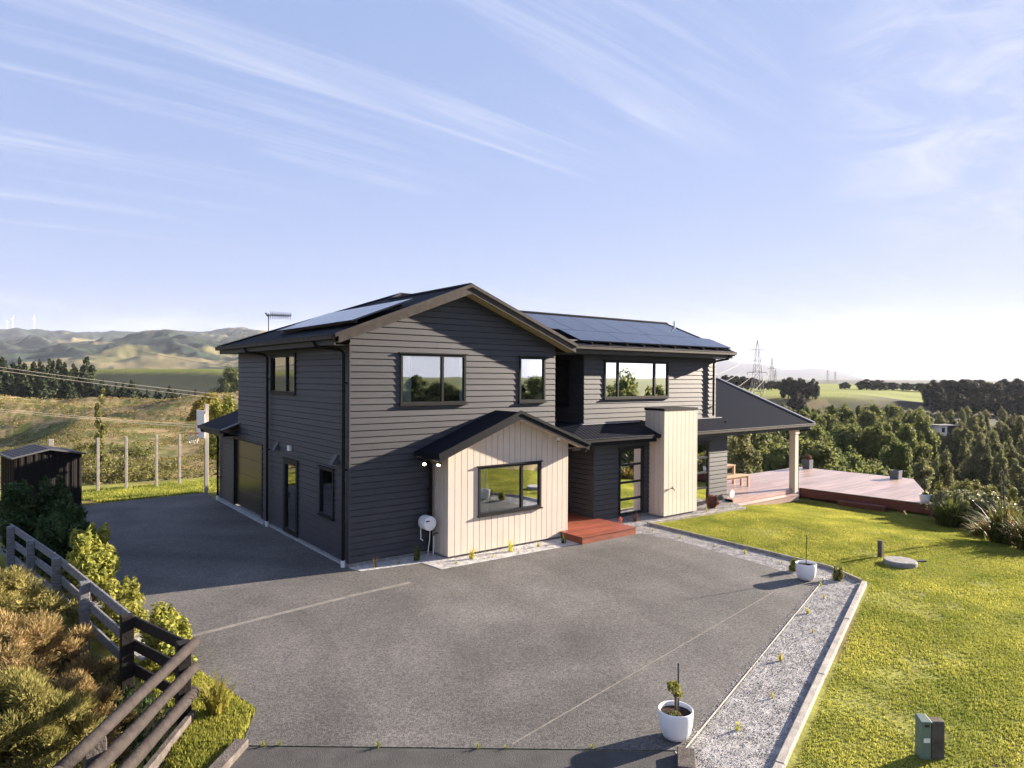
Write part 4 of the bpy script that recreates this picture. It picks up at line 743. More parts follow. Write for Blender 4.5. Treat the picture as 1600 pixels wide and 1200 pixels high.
def make_tree(name,lab,cat,blobs,n,s,m,H,tr=.2,limbs=6,asp=.8,corek=.62,jit=.8,under=.35,group=None,th=.5):
    t=thing(name,lab,cat,group=group); tb=MB(); tb.tube([(0,0,-1.0),(.05*tr,0,H*.3),(0,.1*tr,H*.55),(0,0,H*th+H*.35)],[tr,tr*.8,tr*.5,tr*.15],8)
    bl=sorted(blobs,key=lambda b:-b[3])[:limbs*2:2]
    for b in bl: z0=max(H*.15,b[2]-max(1,abs(b[0])+abs(b[1]))*.8); tb.tube([(0,0,z0),(b[0]*.5,b[1]*.5,(z0+b[2])/2+.1),(b[0],b[1],b[2])],[tr*.4,tr*.25,tr*.08],5)
    tb.build('trunk',M['bark'],t); npmesh('crown',crown(blobs,n,s,asp,jit,under).reshape(-1,3),4,M[m],t)
    if corek:
        c=core(blobs,corek); c.build('inner_foliage',M[m],t)
    return t
U=random.uniform
def pine_blobs(H,Rr,seed):
    random.seed(seed); B=[]
    for i in range(16):
        f=i/15; z=H*(.22+.76*f); rr=Rr*(1-f)**.75*(1 if f>.12 else .75)
        k=5 if f<.75 else 2
        for j in range(k): a=U(0,6.28); q=rr*U(.35,.8); B.append((q*math.cos(a),q*math.sin(a),z+U(-.4,.4),max(.35,rr*U(.35,.6)),max(.35,rr*U(.35,.6)),max(.4,H*.05)))
    B.append((0,0,H*.97,.3,.3,H*.06)); return B
def gum_blobs(H,Rr,seed,n=26):
    random.seed(seed); B=[]
    for i in range(n):
        f=(i+.5)/n; z=H*(.18+.74*f); rr=Rr*(1.08-f)**.5*min(1,(f+.12)*4); a=i*2.4+U(-.8,.8); q=rr*U(.25,.85); s=Rr*U(.22,.46)*(1.15-.55*f); B.append((q*math.cos(a),q*math.sin(a),z+U(-.4,.4),s,s,s*U(1.1,2.1)))
    B.append((U(-.2,.2),U(-.2,.2),H*.93,Rr*.13,Rr*.13,H*.08)); return B
def wide_blobs(H,Rr,seed,n=26):
    random.seed(seed); B=[]
    for i in range(n):
        a=i*2.4+U(-.5,.5); q=Rr*math.sqrt((i+.5)/n)*.82; z=H*(.84-.45*(q/Rr)**2)*U(.72,1.02) if i%3 else H*U(.3,.6); s=Rr*U(.2,.34); B.append((q*math.cos(a),q*math.sin(a),z,s,s,s*.65))
    for i in range(10): a=i*.63; B.append((Rr*.62*math.cos(a),Rr*.62*math.sin(a),H*U(.12,.3),Rr*.3,Rr*.3,H*.16))
    return B
G_P='pines standing in the gully on the left'; G_G='tall trees filling the valley below the deck'
L_P='dark green pine among the stand in front of the far hills at left'; L_G='tall yellow-tipped green tree in the valley belt beyond the deck'; L_G2='pale olive feathery tree in the valley at right beyond the flax'
pines=[make_tree('pine_tree',L_P,'pine tree',pine_blobs(18,4.2+k*.5,10+k),5200,.55,'pine',18,.35,0,asp=1.0,corek=.5,group=G_P) for k in range(2)]
gums=[make_tree('tall_tree',L_G,'tree',gum_blobs(15,3.3+k*.5,20+k,28+k*7),9000,.22,'gum',15,.28,5,group=G_G) for k in range(4)]
pops=[make_tree('feathery_tree',L_G2,'tree',gum_blobs(13,2.4+k*.6,30+k,26),8000,.19,'gum2',13,.2,5,asp=.9,corek=.45,group='feathery trees at the right of the valley') for k in range(2)]
macs=[make_tree('macrocarpa_tree','dark broad tree in the shelterbelt on the right horizon','tree',wide_blobs(20,11,40+k,34),11000,.5,'mac',20,.7,8,asp=.9,corek=.7,group='shelterbelt trees on the right horizon') for k in range(2)]
used=set()
def place(protos,u,vtop,Z,Hn,label=None,group=None,wid=1.0,zb=None):
    x,y=spot(u,Z); g=gz(x,y) if zb is None else zb; H=hz(u,vtop,Z)-g; s=H/Hn
    if s<=.05: return None
    k=random.randrange(len(protos)); p=protos[k]; sx=s*wid*random.uniform(.9,1.1); rz=random.uniform(0,6.28)
    if k not in used or True:
        if (id(p) not in used):
            used.add(id(p)); p.location=(x,y,g); p.rotation_euler=(0,0,rz); p.scale=(sx,sx,s)
            if label: p['label']=label
            if group: p['group']=group
            return p
    return dup(p,(x,y,g),rz,(sx,sx,s),label,group)
random.seed(99)
# valley belt, back to front
for Z,us,vt in ((165,range(1170,1450,14),(630,645)),(135,range(1160,1440,16),(636,660)),(108,range(1150,1440,18),(645,680)),(86,range(1160,1425,22),(655,700)),(68,range(1180,1410,27),(675,720)),(54,range(1250,1390,40),(715,742))):
    for u in us:
        uu=u+random.uniform(-8,8); v=random.uniform(*vt)
        place(gums,uu,v,Z*random.uniform(.94,1.06),15,wid=random.choice((.7,.85,1.0,1.2,1.35)))
for Z,us,vt in ((190,range(1440,1650,15),(640,652)),(150,range(1430,1660,18),(646,664)),(120,range(1425,1660,21),(664,688)),(92,[1432,1450,1474,1562,1590,1620,1650],(690,712)),(80,[1445,1595,1640],(715,745))):
    for u in us:
        if Z<=150 and abs(u-1474)<20 and vt[0]<690: continue
        place(pops,u+random.uniform(-6,6),random.uniform(vt[0]-6,vt[1]),Z*random.uniform(.95,1.05),13,wid=random.uniform(.75,1.35))
place(pops,1160,668,46,13,label='golden leafy poplar seen under the veranda roof',group=None,wid=.9); 
# left pines
for Z,us,vt in ((290,range(-50,140,14),(560,572)),(262,range(-50,135,15),(566,580)),(240,range(-40,110,18),(578,592)),(262,range(128,215,11),(592,603)),(268,range(205,312,9),(603,615))):
    for u in us: place(pines,u+random.uniform(-4,4),random.uniform(*vt),Z*random.uniform(.97,1.03),18,wid=random.uniform(.9,1.2))
# horizon trees on the right
for u,v,Z,w in ((1458,590,330,.8),(1480,586,350,1.),(1503,585,340,1.05),(1528,586,345,1.05),(1548,592,335,.95),(1568,589,360,1.0),(1590,588,350,1.0),(1612,588,340,1.),(1640,590,350,1.),(1470,610,300,.9),(1500,612,300,1.),(1535,610,300,1.),(1570,612,300,1.),(1605,612,300,1.)): place(macs,u,v,Z,20,wid=w*.9)
for u,v,w,lab in ((1232,583,.8,'left tree of the dark clump between pylon and open field'),(1252,588,.95,'middle tree of the dark clump between pylon and open field'),(1270,589,.9,'right tree of the dark clump between pylon and open field'),(1246,608,.8,'low front tree of the dark clump between pylon and open field')): place(macs,u,v,330 if v<600 else 300,20,lab,'clump of dark trees beside the open field',wid=w*.75)
for u,v,Z,lab in ((1320,596,480,'lone low dark tree left of the row at the edge of the open field'),(1354,591,470,'left tree of the row behind the open field'),(1374,592,470,'second tree of the row behind the open field'),(1394,595,480,'third tree of the row behind the open field'),(1416,596,480,'slim tree at the right end of the row behind the open field'),(1438,596,470,'round dark tree just left of the big shelterbelt')): place(macs,u,v,Z,20,lab,'row of trees behind the open field',wid=1.5)
for u,v in ((1118,588),(1132,584),(1146,583),(1160,584),(1174,586),(1190,592),(1205,592),(1217,593)): place(macs,u,v,430,20,'dark tree in the wood behind the near pylon','wood behind the near pylon',wid=.9)
# single trees on the left
WILLOW=(322,611,118)
place(gums,363,574,300,15,label='dark rounded tree at the edge of the upstairs wall on the left',wid=1.5)
# shrubs near the camera
def shrub(name,lab,cat,loc,blobs,n,s,m,asp=1.2,corek=.6,jit=.9,m2=None,frac=.0,group=None):
    t=thing(name,lab,cat,loc,group=group); tb=MB()
    for b in blobs[:8]: tb.tube([(0,0,-.15),(b[0]*.5,b[1]*.5,b[2]*.5),(b[0],b[1],b[2])],[.03,.02,.008],5)
    tb.build('stem',M['bark'],t); npmesh('foliage',crown(blobs,n,s,asp,jit,.6,.3).reshape(-1,3),4,M[m],t)
    if corek: core(blobs,corek).build('inner_foliage',M[m],t)
    return t
def hb(w,d,h,k,seed,s0=.3):
    random.seed(seed); B=[(U(-w,w),U(-d,d),U(.25,.8)*h,s0*U(.6,1.1),s0*U(.6,1.1),s0*U(.7,1.2)) for _ in range(k)]; B+=[(U(-w,w)*1.15,U(-d,d)*1.15,U(.5,1.1)*h,s0*U(.2,.42),s0*U(.2,.42),s0*U(.7,1.2)) for _ in range(k*2)]; return B
shrub('hedge_shrub','big dark green leafy shrub in front of the shed behind the fence','shrub',(-5.45,5.7,-.1),hb(.55,.9,1.35,18,1,.42),15000,.055,'hedge')
shrub('hedge_shrub','dark green shrub between the shed shrub and the sunlit one','shrub',(-5.15,3.0,-.1),hb(.35,.8,1.2,14,2,.36),11000,.05,'hedge')
shrub('variegated_shrub','sunlit yellow-green leafy shrub behind the grey fence','shrub',(-4.85,.9,-.1),hb(.28,.75,1.15,14,3,.30),11000,.045,'euon')
shrub('variegated_shrub','low yellow-green shrub behind the middle of the grey fence','shrub',(-4.65,-1.1,-.1),hb(.18,.65,.7,10,4,.24),6000,.04,'euon')
shrub('variegated_shrub','small bright green shrub behind the dark fence section','shrub',(-4.28,-3.2,-.1),hb(.16,.45,.75,9,5,.24),5000,.04,'euon')
def sprays(loc,Rr,H,n,lab,m,seed):
    """dome of fine upswept sprays"""
    t=thing('manuka_shrub',lab,'shrub',loc); random.seed(seed); r_=np.random.default_rng(seed)
    k=120; cen=r_.normal(size=(k,3))*np.array([Rr*.46,Rr*.46,0]); cen[:,2]=H*(.35+.45*r_.random(k))*(1-.45*(np.hypot(cen[:,0],cen[:,1])/Rr/1.2)**2); 
    idx=r_.integers(0,k,n); d=r_.normal(size=(n,3)); d/=np.linalg.norm(d,axis=1,keepdims=True); d[:,2]=np.abs(d[:,2])*1.1-.15
    sz=(.22+.14*r_.random((k,1)))[idx]*Rr*.62; rad=(r_.random((n,1))**.7)*1.35; P=cen[idx]+d*sz*rad
    ax_=d+np.array([0,0,.5])+r_.normal(size=(n,3))*.35; ax_/=np.linalg.norm(ax_,axis=1,keepdims=True); b=np.cross(ax_,r_.normal(size=(n,3))); b/=np.linalg.norm(b,axis=1,keepdims=True); L_=.028+.03*r_.random((n,1)); w=.004+.004*r_.random((n,1))
    V=np.stack([P-ax_*L_,P+b*w,P+ax_*L_,P-b*w],1); npmesh('foliage',V.reshape(-1,3),4,M[m],t)
    bl=[(c[0],c[1],c[2],.24*Rr*.62,.24*Rr*.62,.24*Rr*.55) for c in cen]; core(bl,.8).build('inner_foliage',M[m],t)
    tb=MB(); [tb.tube([(0,0,-.3),tuple(c)],[.03,.01],5) for c in cen[:20]]; tb.build('stem',M['bark'],t)
sprays((-6.30,-2.9,-.5),1.0,1.75,90000,'golden brown feathery shrub beside the dark fence post, the tallest of the group','manuka',1)
sprays((-6.5,-.6,-.5),1.1,1.9,60000,'golden shrub at the left edge behind the others','manukag',2)
sprays((-5.75,-4.35,-.45),.62,1.2,70000,'rounded brown-gold shrub in the angle of the two fences','manuka',3)
sprays((-6.35,-4.9,-.45),.85,1.6,90000,'olive shrub in front of the tall golden one at left','manukag',4)
sprays((-6.75,-6.3,-.4),.62,1.15,60000,'orange-tinged shrub in the bottom left corner','manuka',5)
x,y=spot(322,118); g=gz(x,y); Hw=hz(322,611,118)-g; shrub('willow_tree','round yellow-green willow on the slope behind the basketball pole','tree',(x,y,g),[(U(-1.9,1.9),U(-1.9,1.9),Hw-U(1.0,5.5),1.3,1.3,1.2) for _ in range(16)],7000,.22,'gold',corek=.6)
# blades: flax, grasses
def blades(c,n,L,w,spread,m,name,lab,cat,parts=None,seed=0,group=None,mo=None,stalk=0):
    r_=np.random.default_rng(seed); t=thing(name,lab,cat,c,group=group)
    def mk(n,mm):
        a=r_.uniform(0,6.28,n); ln=L*r_.uniform(.6,1.1,n); out=spread*r_.uniform(.15,1,n); x0=r_.normal(size=(n,2))*L*.09; seg=5; V=[]
        dx,dy=np.cos(a),np.sin(a); px,py=-dy,dx
        for k in range(seg):
            q=[]
            for s_ in (k/seg,(k+1)/seg):
                h=ln*(s_-.32*out*s_**3*1.6); o=ln*out*(s_**1.7); ww=w*(1-s_**2*.92)*.5
                q.append((np.stack([x0[:,0]+dx*o-px*ww,x0[:,1]+dy*o-py*ww,h],-1),np.stack([x0[:,0]+dx*o+px*ww,x0[:,1]+dy*o+py*ww,h],-1)))
            V.append(np.stack([q[0][0],q[0][1],q[1][1],q[1][0]],1))
        npmesh('blades',np.concatenate(V).reshape(-1,3),4,M[mm],t)
    mk(n,m)
    if mo: mk(n//3,mo)
    if stalk:
        tb=MB()
        for i in range(stalk):
            x,y=U(-.3,.3),U(-.3,.3); h=L*U(1.35,1.6); tb.tube([(x*.5,y*.5,0),(x,y,h*.6),(x*1.5,y*1.3,h)],[.018,.014,.008],5)
            for k in range(7): z=h*(.62+.055*k); s_=1 if k%2 else -1; tb.tube([(x*1.2,y*1.2,z),(x*1.2+s_*.10,y*1.2,z+.10)],[.012,.02],4)
        tb.build('flower_stalk',M['metalblk'],t)
    return t
random.seed(5)
blades((17.5,-5.8,-.55),360,1.25,.05,.75,'flax','flax_bush','dark green flax clump just right of the deck corner','flax',seed=1)
blades((16.55,-7.0,-.55),120,.9,.05,.9,'gold','flax_bush','low yellow-green flax between the two large clumps','flax',seed=3,mo='flaxo')
blades((15.75,-7.8,-.5),380,1.55,.055,.85,'flax','flax_bush','large flax clump with dead flower stalks near the right edge','flax',seed=4,mo='flaxo',stalk=3)
blades((16.9,-7.7,-.9),240,1.2,.055,.8,'flax','flax_bush','flax with stalks behind the large clump','flax',seed=5,stalk=2)
blades((15.1,-8.6,-.45),340,1.35,.055,.85,'flax','flax_bush','rusty flax clump cut by the right edge of the picture','flax',seed=6,mo='flaxo')
blades((19.15,-4.9,-.6),90,1.0,.04,.5,'gold','flax_bush','thin yellow flax against the end of the deck','flax',seed=7)
for i,(x,y,w,zt_,lab) in enumerate(((18.9,-5.9,.7,.35,'silvery scrub directly behind the dark flax at the deck corner'),(20.2,-5.6,.9,.45,'pale green scrub at the far side of the deck corner'),(19.9,-6.7,.9,.15,'silvery white-tinged scrub in the middle of the bank'),(18.3,-6.9,.8,.05,'pale scrub between the two flax groups'),(17.3,-8.6,.8,-.1,'pale scrub behind the stalked flax'),(21.5,-7.5,1.1,-.4,'low silvery scrub farther down the bank'))):
    g=gz(x,y); g=max(g,-3.2); shrub('scrub_bush',lab,'shrub',(x,y,g),[(b[0],b[1],b[2]+(zt_-g)*.35,b[3],b[4],b[5]) for b in hb(w,w,(zt_-g)*.62,16,50+i,.42)],15000,.05,'scrubw' if i%2==0 else 'scrub',corek=.6)
# heath and small garden plants
shrub('heath_shrub','round russet heath shrub in the gravel right of the chimney','shrub',(12.55,-.55,0),hb(.10,.10,.30,8,6,.15),5000,.028,'heath',asp=1.6)
blades((8.95,-.45,.0),60,.40,.010,1.1,'heath','grass_tuft','rusty ornamental grass in the gravel below the tall window','grass tuft',seed=8)
tag(npmesh('flower_clump',crown([(8.35,-.38,.10,.05,.05,.11)],260,.02).reshape(-1,3),4,M['pink']),'small coral pink plant in the gravel beside the porch deck','flower')
tl='small yellow-green seedling in the white gravel'
sp=blades((2.62,-1.02,.02),34,.34,.016,.6,'yel','garden_plant','spiky yellow-green plant in the gravel at the left of the bay','plant',seed=9)
blades((3.75,-1.05,.02),30,.40,.014,.55,'yel','garden_plant','tallest spiky plant in the gravel under the bay window','plant',seed=10)
blades((5.35,-1.2,.02),20,.28,.02,.5,'hedge','garden_plant','leafy green plant in the gravel at the right end of the bay','plant',seed=11)
blades((1.5,-.40,.02),50,.42,.014,.5,'flax','garden_plant','green tuft in the gravel below the hose reel','plant',seed=12)
blades((.48,-.32,.02),26,.30,.012,.5,'tuss','garden_plant','thin dry tuft in the gravel near the front corner of the house','plant',seed=13)
shrub('garden_plant','small bushy green plant at the right corner of the gravel strip','plant',(7.95,-7.05,.0),hb(.07,.07,.2,6,7,.10),900,.025,'scrub',corek=.5)
shrub('garden_plant','green clump beside the white pot at the far gravel strip','plant',(7.85,-6.15,.0),hb(.08,.08,.22,6,8,.10),900,.028,'euon',corek=.5)
sd=blades((4.6,-1.1,.02),16,.17,.014,.7,'yel','seedling',tl,'plant',seed=14,group='seedlings planted in the gravel')
for x,y in ((2.1,-1.15),(3.1,-1.2),(1.05,-.35),(7.25,-7.05),(6.5,-7.5),(5.45,-7.75),(4.6,-8.3),(3.1,-8.6),(1.9,-9.2),(.8,-9.4),(8.3,-2.6),(8.3,-3.7),(8.25,-4.6),(8.2,-5.6),(8.35,-1.6),(11.9,-.8),(13.5,-.6)): dup(sd,(x,y,.01),U(0,6),U(.5,1.0))
wd=blades((-2.86,-7.10,.0),14,.10,.012,1.0,'euon','weed','small green weed growing in the joint at the near edge of the driveway','plant',seed=16,group='weeds in the driveway joint')
for x,y in ((-1.95,-7.82),(-1.70,-8.02),(-.9,-8.62),(-3.9,-6.28),(-3.75,-6.38)): dup(wd,(x,y,.0),U(0,6),U(.6,1.2))
cb=blades((-4.13,-5.15,.0),60,.55,.035,.8,'gold','cabbage_tree','small spiky yellow-green cabbage tree at the fence corner','plant',seed=15)
# weeds along the joint, and pot plants
for o_,lst in ((pot1,None),):
    npmesh('leaves',crown([(.0,.02,.58,.08,.07,.08),(-.06,.03,.62,.05,.05,.05),(.05,.0,.50,.05,.05,.06)],300,.02,1.2).reshape(-1,3),4,M['euon'],o_)
    npmesh('weeds',crown([(-.06,-.04,.30,.07,.07,.03)],260,.018,1.0).reshape(-1,3),4,M['scrub'],o_)
npmesh('leaves',crown([(0,0,.50,.17,.17,.13)],500,.04,1.3).reshape(-1,3),4,M['heath'],pl1); npmesh('leaves',crown([(0,0,.26,.08,.08,.07)],150,.04,1.2).reshape(-1,3),4,M['gold'],pot3)
# lawn grass
def grass(name,polys,n,h,w,m,lab,zf=None,k=3,skip=(),lean=.5,excl=None):
    xs=[p[0] for q in polys for p in q];ys=[p[1] for q in polys for p in q]; x=rng.uniform(min(xs),max(xs),int(n*3.5));y=rng.uniform(min(ys),max(ys),int(n*3.5)); keep=np.zeros(len(x),bool)
    for q in polys: keep|=inside(x,y,q)
    for q in skip: keep&=~inside(x,y,q)
    x=x[keep][:n];y=y[keep][:n]
    dens=fbm(x,y,.9,3,77); kk=rng.random(len(x))<np.clip(1.15-1.1*sm(.62,.8,dens),.35,1); x=x[kk];y=y[kk]; n=len(x)
    z=terrain(x,y); hh=h*(.6+.8*fbm(x,y,1.3,3,78)); V=[]
    for i in range(k):
        a=rng.uniform(0,6.28,n); l=rng.uniform(.1,1,n)*lean*hh; bx=x+rng.normal(size=n)*w*1.3; by_=y+rng.normal(size=n)*w*1.3; c=rng.uniform(0,6.28,n); H_=hh*rng.uniform(.6,1.3,n)
        V.append(np.stack([np.stack([bx-np.cos(a)*w,by_-np.sin(a)*w,z-.01],-1),np.stack([bx+np.cos(a)*w,by_+np.sin(a)*w,z-.01],-1),np.stack([bx+np.cos(c)*l,by_+np.sin(c)*l,z+H_],-1)],1))
    return tag(npmesh(name,np.concatenate(V).reshape(-1,3),3,M[m]),lab,'grass',kind='stuff')
LAWN=[(8.95,-1.0),(13.4,-1.28),(14.1,-.66),(18.3,-.66),(18.3,-5.0),(17.4,-6.1),(15.0,-8.5),(13.6,-11.5),(11,-15),(4,-14),(-2.3,-11.3),(.48,-10.3),(8.2,-7.62),(8.78,-6.5)]
grass('lawn_grass',[LAWN],230000,.026,.0085,'grass','bright green mown lawn right of the driveway')
grass('lawn_grass',[[(-3.2,12.15),(0,12.4),(8,13),(8,15.6),(-7,15.4),(-6,13.8),(-3.9,13.6)]],16000,.06,.016,'grass','strip of lawn beyond the driveway at the wire fence')
grass('rough_grass',[[(-3.72,-5.36),(-4.02,-3.6),(-4.25,-2.6),(-4.8,-3),(-4.5,-5.1),(-5.9,-7.3),(-7.4,-9.5),(-6.5,-9.8),(-4.6,-6.6),(-4.14,-6.1)]],16000,.05,.012,'grass','weedy grass between the log fence and the driveway')
grass('rough_grass',[[(-4.9,-3.0),(-4.6,-5.1),(-6.0,-7.4),(-8,-10),(-12,-8),(-10,6),(-6.2,6)]],26000,.10,.012,'hedge','dark rough grass under the shrubs left of the fence',lean=.9)
# tussocks on the paddock slope beyond the wire fence
def tuss(name,lab,n,u0,u1,Z0,Z1,h,m):
    u=rng.uniform(u0,u1,n); Z=np.sqrt(rng.uniform(Z0**2,Z1**2,n)); f=np.array([math.sin(YAW),math.cos(YAW)]); x=CAM.x+f[0]*Z+rt.x*(u-800)/F*Z; y=CAM.y+f[1]*Z+rt.y*(u-800)/F*Z
    k=sdist(x,y,YARD)>.3; x=x[k];y=y[k]; dn=fbm(x,y,4,3,88); k=rng.random(len(x))<sm(.35,.6,dn); x=x[k];y=y[k]; n=len(x); z=terrain(x,y); P=np.stack([x,y,z+h*.3],-1); V=[]
    for i in range(6):
        d=rdirs(n); d[:,2]=np.abs(d[:,2])+.4; V.append(leafquads(P+d*h*.35*rng.uniform(.4,1,(n,1)),d,h*.45,.9,.6))
    return tag(npmesh(name,np.concatenate(V).reshape(-1,3),4,M[m]),lab,'grass',kind='stuff')
tuss('tussock_grass','small tan tussocks scattered over the paddock behind the wire fence',34000,-60,420,26,110,.13,'tuss')
tuss('ground_scrub','low green weeds scattered over the paddock behind the wire fence',9000,-60,420,27,110,.2,'scrub')
tuss('knoll_scrub','rough tan growth on the farther knoll in front of the pines',12000,-60,420,120,210,.4,'tuss')
tuss('bank_scrub','dark undergrowth on the valley slopes at the right',9000,1120,1680,36,200,1.3,'gum')
# scraggly bushes behind the posts
sb=[(125,48,1.9),(150,40,2.2),(176,43,2.4),(205,40,2.3),(232,42,2.0),(262,46,1.5),(138,60,2.6),(190,58,2.0),(222,55,2.2)]
random.seed(21)
lab_sb='sparse scraggly green bush behind the tall posts'
p0=shrub('scraggly_bush',lab_sb,'shrub',(0,0,0),hb(.9,.9,1.5,12,61,.42),1500,.075,'scrub',corek=0,group='scraggly bushes behind the posts')
for i,(u,Z,h) in enumerate(sb):
    x,y=spot(u,Z); g=gz(x,y)
    if i==0: p0.location=(x,y,g); p0.scale=(1,1,h/2.2)
    else: dup(p0,(x,y,g),U(0,6),(1.1,1.1,h/2.4))
x,y=spot(158,46); shrub('young_tree','thin young tree rising above the scraggly bushes','tree',(x,y,gz(x,y)),[(U(-.25,.25),U(-.25,.25),.6+i*.5,.42-.03*i,.42-.03*i,.36) for i in range(11)],1500,.10,'scrub',corek=0)
x,y=spot(356,30); shrub('leafy_bush','yellow-green leafy bush behind the lean-to roof','shrub',(x,y,gz(x,y)),hb(.7,.7,3.0,18,71,.45),5000,.07,'euon',corek=.4)
# distant house, pylons, turbines
for u,v in ((1446,668),(1458,674),(1470,677),(1484,676),(1497,670),(1510,664)): place(pops,u,v,138,13,wid=1.1)
x,y=spot(1474,150); g=hz(1474,672,150); t=thing('distant_house','small pale flat-roofed house half hidden among the valley trees','house',(x,y,g),-YAW*1+R(8))
MB().box(-2.1,-.2,-1.5,1.5,-1.2,1.0).build('wall',M['white'],t); MB().box(-.197,2.3,-1.4,1.5,-1.2,.9).build('wall',M['dark'],t); MB().box(-2.4,2.6,-1.9,1.9,1.03,1.17).build('roof',M['planter'],t); MB().box(-1.5,-.8,-1.55,-1.503,-.4,.6).build('window',M['frame'],t)
def pylon(u,vt,Z,zb,lab,s=1.0):
    x,y=spot(u,Z); H=hz(u,vt,Z)-zb; t=thing('pylon',lab,'pylon',(x,y,zb),-YAW); mb=MB(); bw,r=H*.085,.085*Z/250*s
    lv=[0,.22,.40,.53,.64,.75,.86]; wd=lambda f: bw*(1-f)**1.3+H*.014
    for i in (-1,1):
        for j in (-1,1):
            mb.tube([(i*wd(f),j*wd(f),H*f) for f in lv]+[(0,0,H)],r,4)
    for a,b in zip(lv,lv[1:]):
        for j in (-1,1):
            mb.tube([(-wd(a),j*wd(a),H*a),(wd(b),j*wd(b),H*b)],r*.6,4); mb.tube([(wd(a),j*wd(a),H*a),(-wd(b),j*wd(b),H*b)],r*.6,4); mb.tube([(-wd(b),j*wd(b),H*b),(wd(b),j*wd(b),H*b)],r*.6,4)
            mb.tube([(j*wd(a),-wd(a),H*a),(j*wd(b),wd(b),H*b)],r*.6,4)
    mb.build('tower',M['steel'],t); 
    for f,L_ in ((.62,.115),(.75,.105),(.88,.105)):
        c=MB(); 
        for i in (-1,1): c.tube([(0,0,H*f+.4),(i*H*L_,0,H*f)],r*.7,4); c.tube([(0,0,H*f-.4*0),(i*H*L_,0,H*f)],r*.7,4); c.tube([(i*H*L_,0,H*f),(i*H*L_,0,H*f-H*.035)],r*.8,4)
        c.build('crossarm',M['steel'],t)
pylon(1183,531,250,-13,'large lattice pylon rising behind the lower roof')
pylon(1206,556,520,-4,'second smaller pylon just right of the large one',.6)
pylon(1211.5,577,900,-4,'third small pylon in line behind the second',.4)
pylon(1293,577,1500,-6,'tiny left one of the two pylons above the field',.3)
pylon(1305,579,1600,-6,'tiny right one of the two pylons above the field',.3)
def turbine(u,v,Z,s,a0,lab):
    x,y=spot(u,Z); zh=hz(u,v,Z); zb=gz(x,y)-5; t=thing('wind_turbine',lab,'wind turbine',(x,y,zb),-YAW-.3); h=zh-zb
    MB().tube([(0,0,0),(0,0,h)],[2.6*s,1.6*s],8).build('tower',M['white'],t); MB().box(-2*s,2*s,-4*s,5*s,h-2*s,h+2*s).build('nacelle',M['white'],t)
    for k in range(3):
        a=a0+k*2.094; c,s_=math.cos(a),math.sin(a); L_=36*s; MB().beam((c*2*s,-5*s,h+s_*2*s),(c*L_,-5*s,h+s_*L_),.9*s,2.6*s,(0,1,0)).build('blade',M['white'],t)
turbine(53.5,498,4300,.6,1.4,'right-hand white wind turbine on the far left ridge'); turbine(20,498,4300,.7,.9,'middle white wind turbine on the far left ridge'); turbine(12,503,4400,.5,2.3,'leftmost small wind turbine on the far left ridge')
# trees behind the viewpoint, mirrored in the upstairs windows
random.seed(31)
for i in range(54):
    a=math.radians((88+i*4 if i<40 else 92+(i-40)*2.6)+random.uniform(-1,1)); D=random.uniform(44,62); x=CAM.x+D*math.sin(a); y=CAM.y+D*math.cos(a)
    dup(gums[i%3],(x,y,gz(x,y)-1),U(0,6),(.8,.8,(random.uniform(4.2,5.6)-gz(x,y))/15),'tall tree behind the viewpoint, seen only mirrored in the windows','trees mirrored in the windows')
# ================================================================ LIGHT, SKY, AIR
SE,SAZ=R(16.0),math.atan2(.98,-.205)       # elevation; azimuth clockwise from +Y
sd_=Vector((math.sin(SAZ)*math.cos(SE),math.cos(SAZ)*math.cos(SE),math.sin(SE)))
l=bpy.data.lights.new('sun','SUN'); l.energy=5.0; l.angle=R(.6); l.color=(1,.86,.70); lo=bpy.data.objects.new('sun',l); COL.objects.link(lo); lo.rotation_euler=sd_.to_track_quat('Z','Y').to_euler(); lo.location=(40,-10,40)
w=bpy.data.worlds.new('World'); sc.world=w; w.use_nodes=True; N=w.node_tree.nodes; L=w.node_tree.links; bg=N['Background']
sky=N.new('ShaderNodeTexSky'); sky.sky_type='NISHITA'; sky.sun_disc=False; sky.sun_elevation=SE; sky.sun_rotation=SAZ; sky.altitude=100; sky.air_density=1.1; sky.dust_density=.6; sky.ozone_density=2.2
tc=N.new('ShaderNodeTexCoord'); sep=N.new('ShaderNodeSeparateXYZ'); L.new(tc.outputs['Generated'],sep.inputs[0])
def math_(op,a,b=None,cl=False):
    n=N.new('ShaderNodeMath'); n.operation=op; n.use_clamp=cl
    for i,q in enumerate((a,b)):
        if q is None: continue
        if isinstance(q,(int,float)): n.inputs[i].default_value=q
        else: L.new(q,n.inputs[i])
    return n.outputs[0]
zc=math_('MAXIMUM',sep.outputs['Z'],.02); zz=math_('ADD',zc,.12); px_=math_('DIVIDE',sep.outputs['X'],zz); py_=math_('DIVIDE',sep.outputs['Y'],zz)
cmb=N.new('ShaderNodeCombineXYZ'); L.new(px_,cmb.inputs[0]); L.new(py_,cmb.inputs[1])
def mapn(src,rot,scl,loc=(0,0,0)):
    m=N.new('ShaderNodeMapping'); m.inputs['Rotation'].default_value=(0,0,rot); m.inputs['Scale'].default_value=scl; m.inputs['Location'].default_value=loc; L.new(src,m.inputs['Vector']); return m.outputs[0]
def noise_(src,scale,det,rough,dist=0):
    n=N.new('ShaderNodeTexNoise'); n.inputs['Scale'].default_value=scale; n.inputs['Detail'].default_value=det; n.inputs['Roughness'].default_value=rough; n.inputs['Distortion'].default_value=dist; L.new(src,n.inputs['Vector']); return n.outputs['Fac']
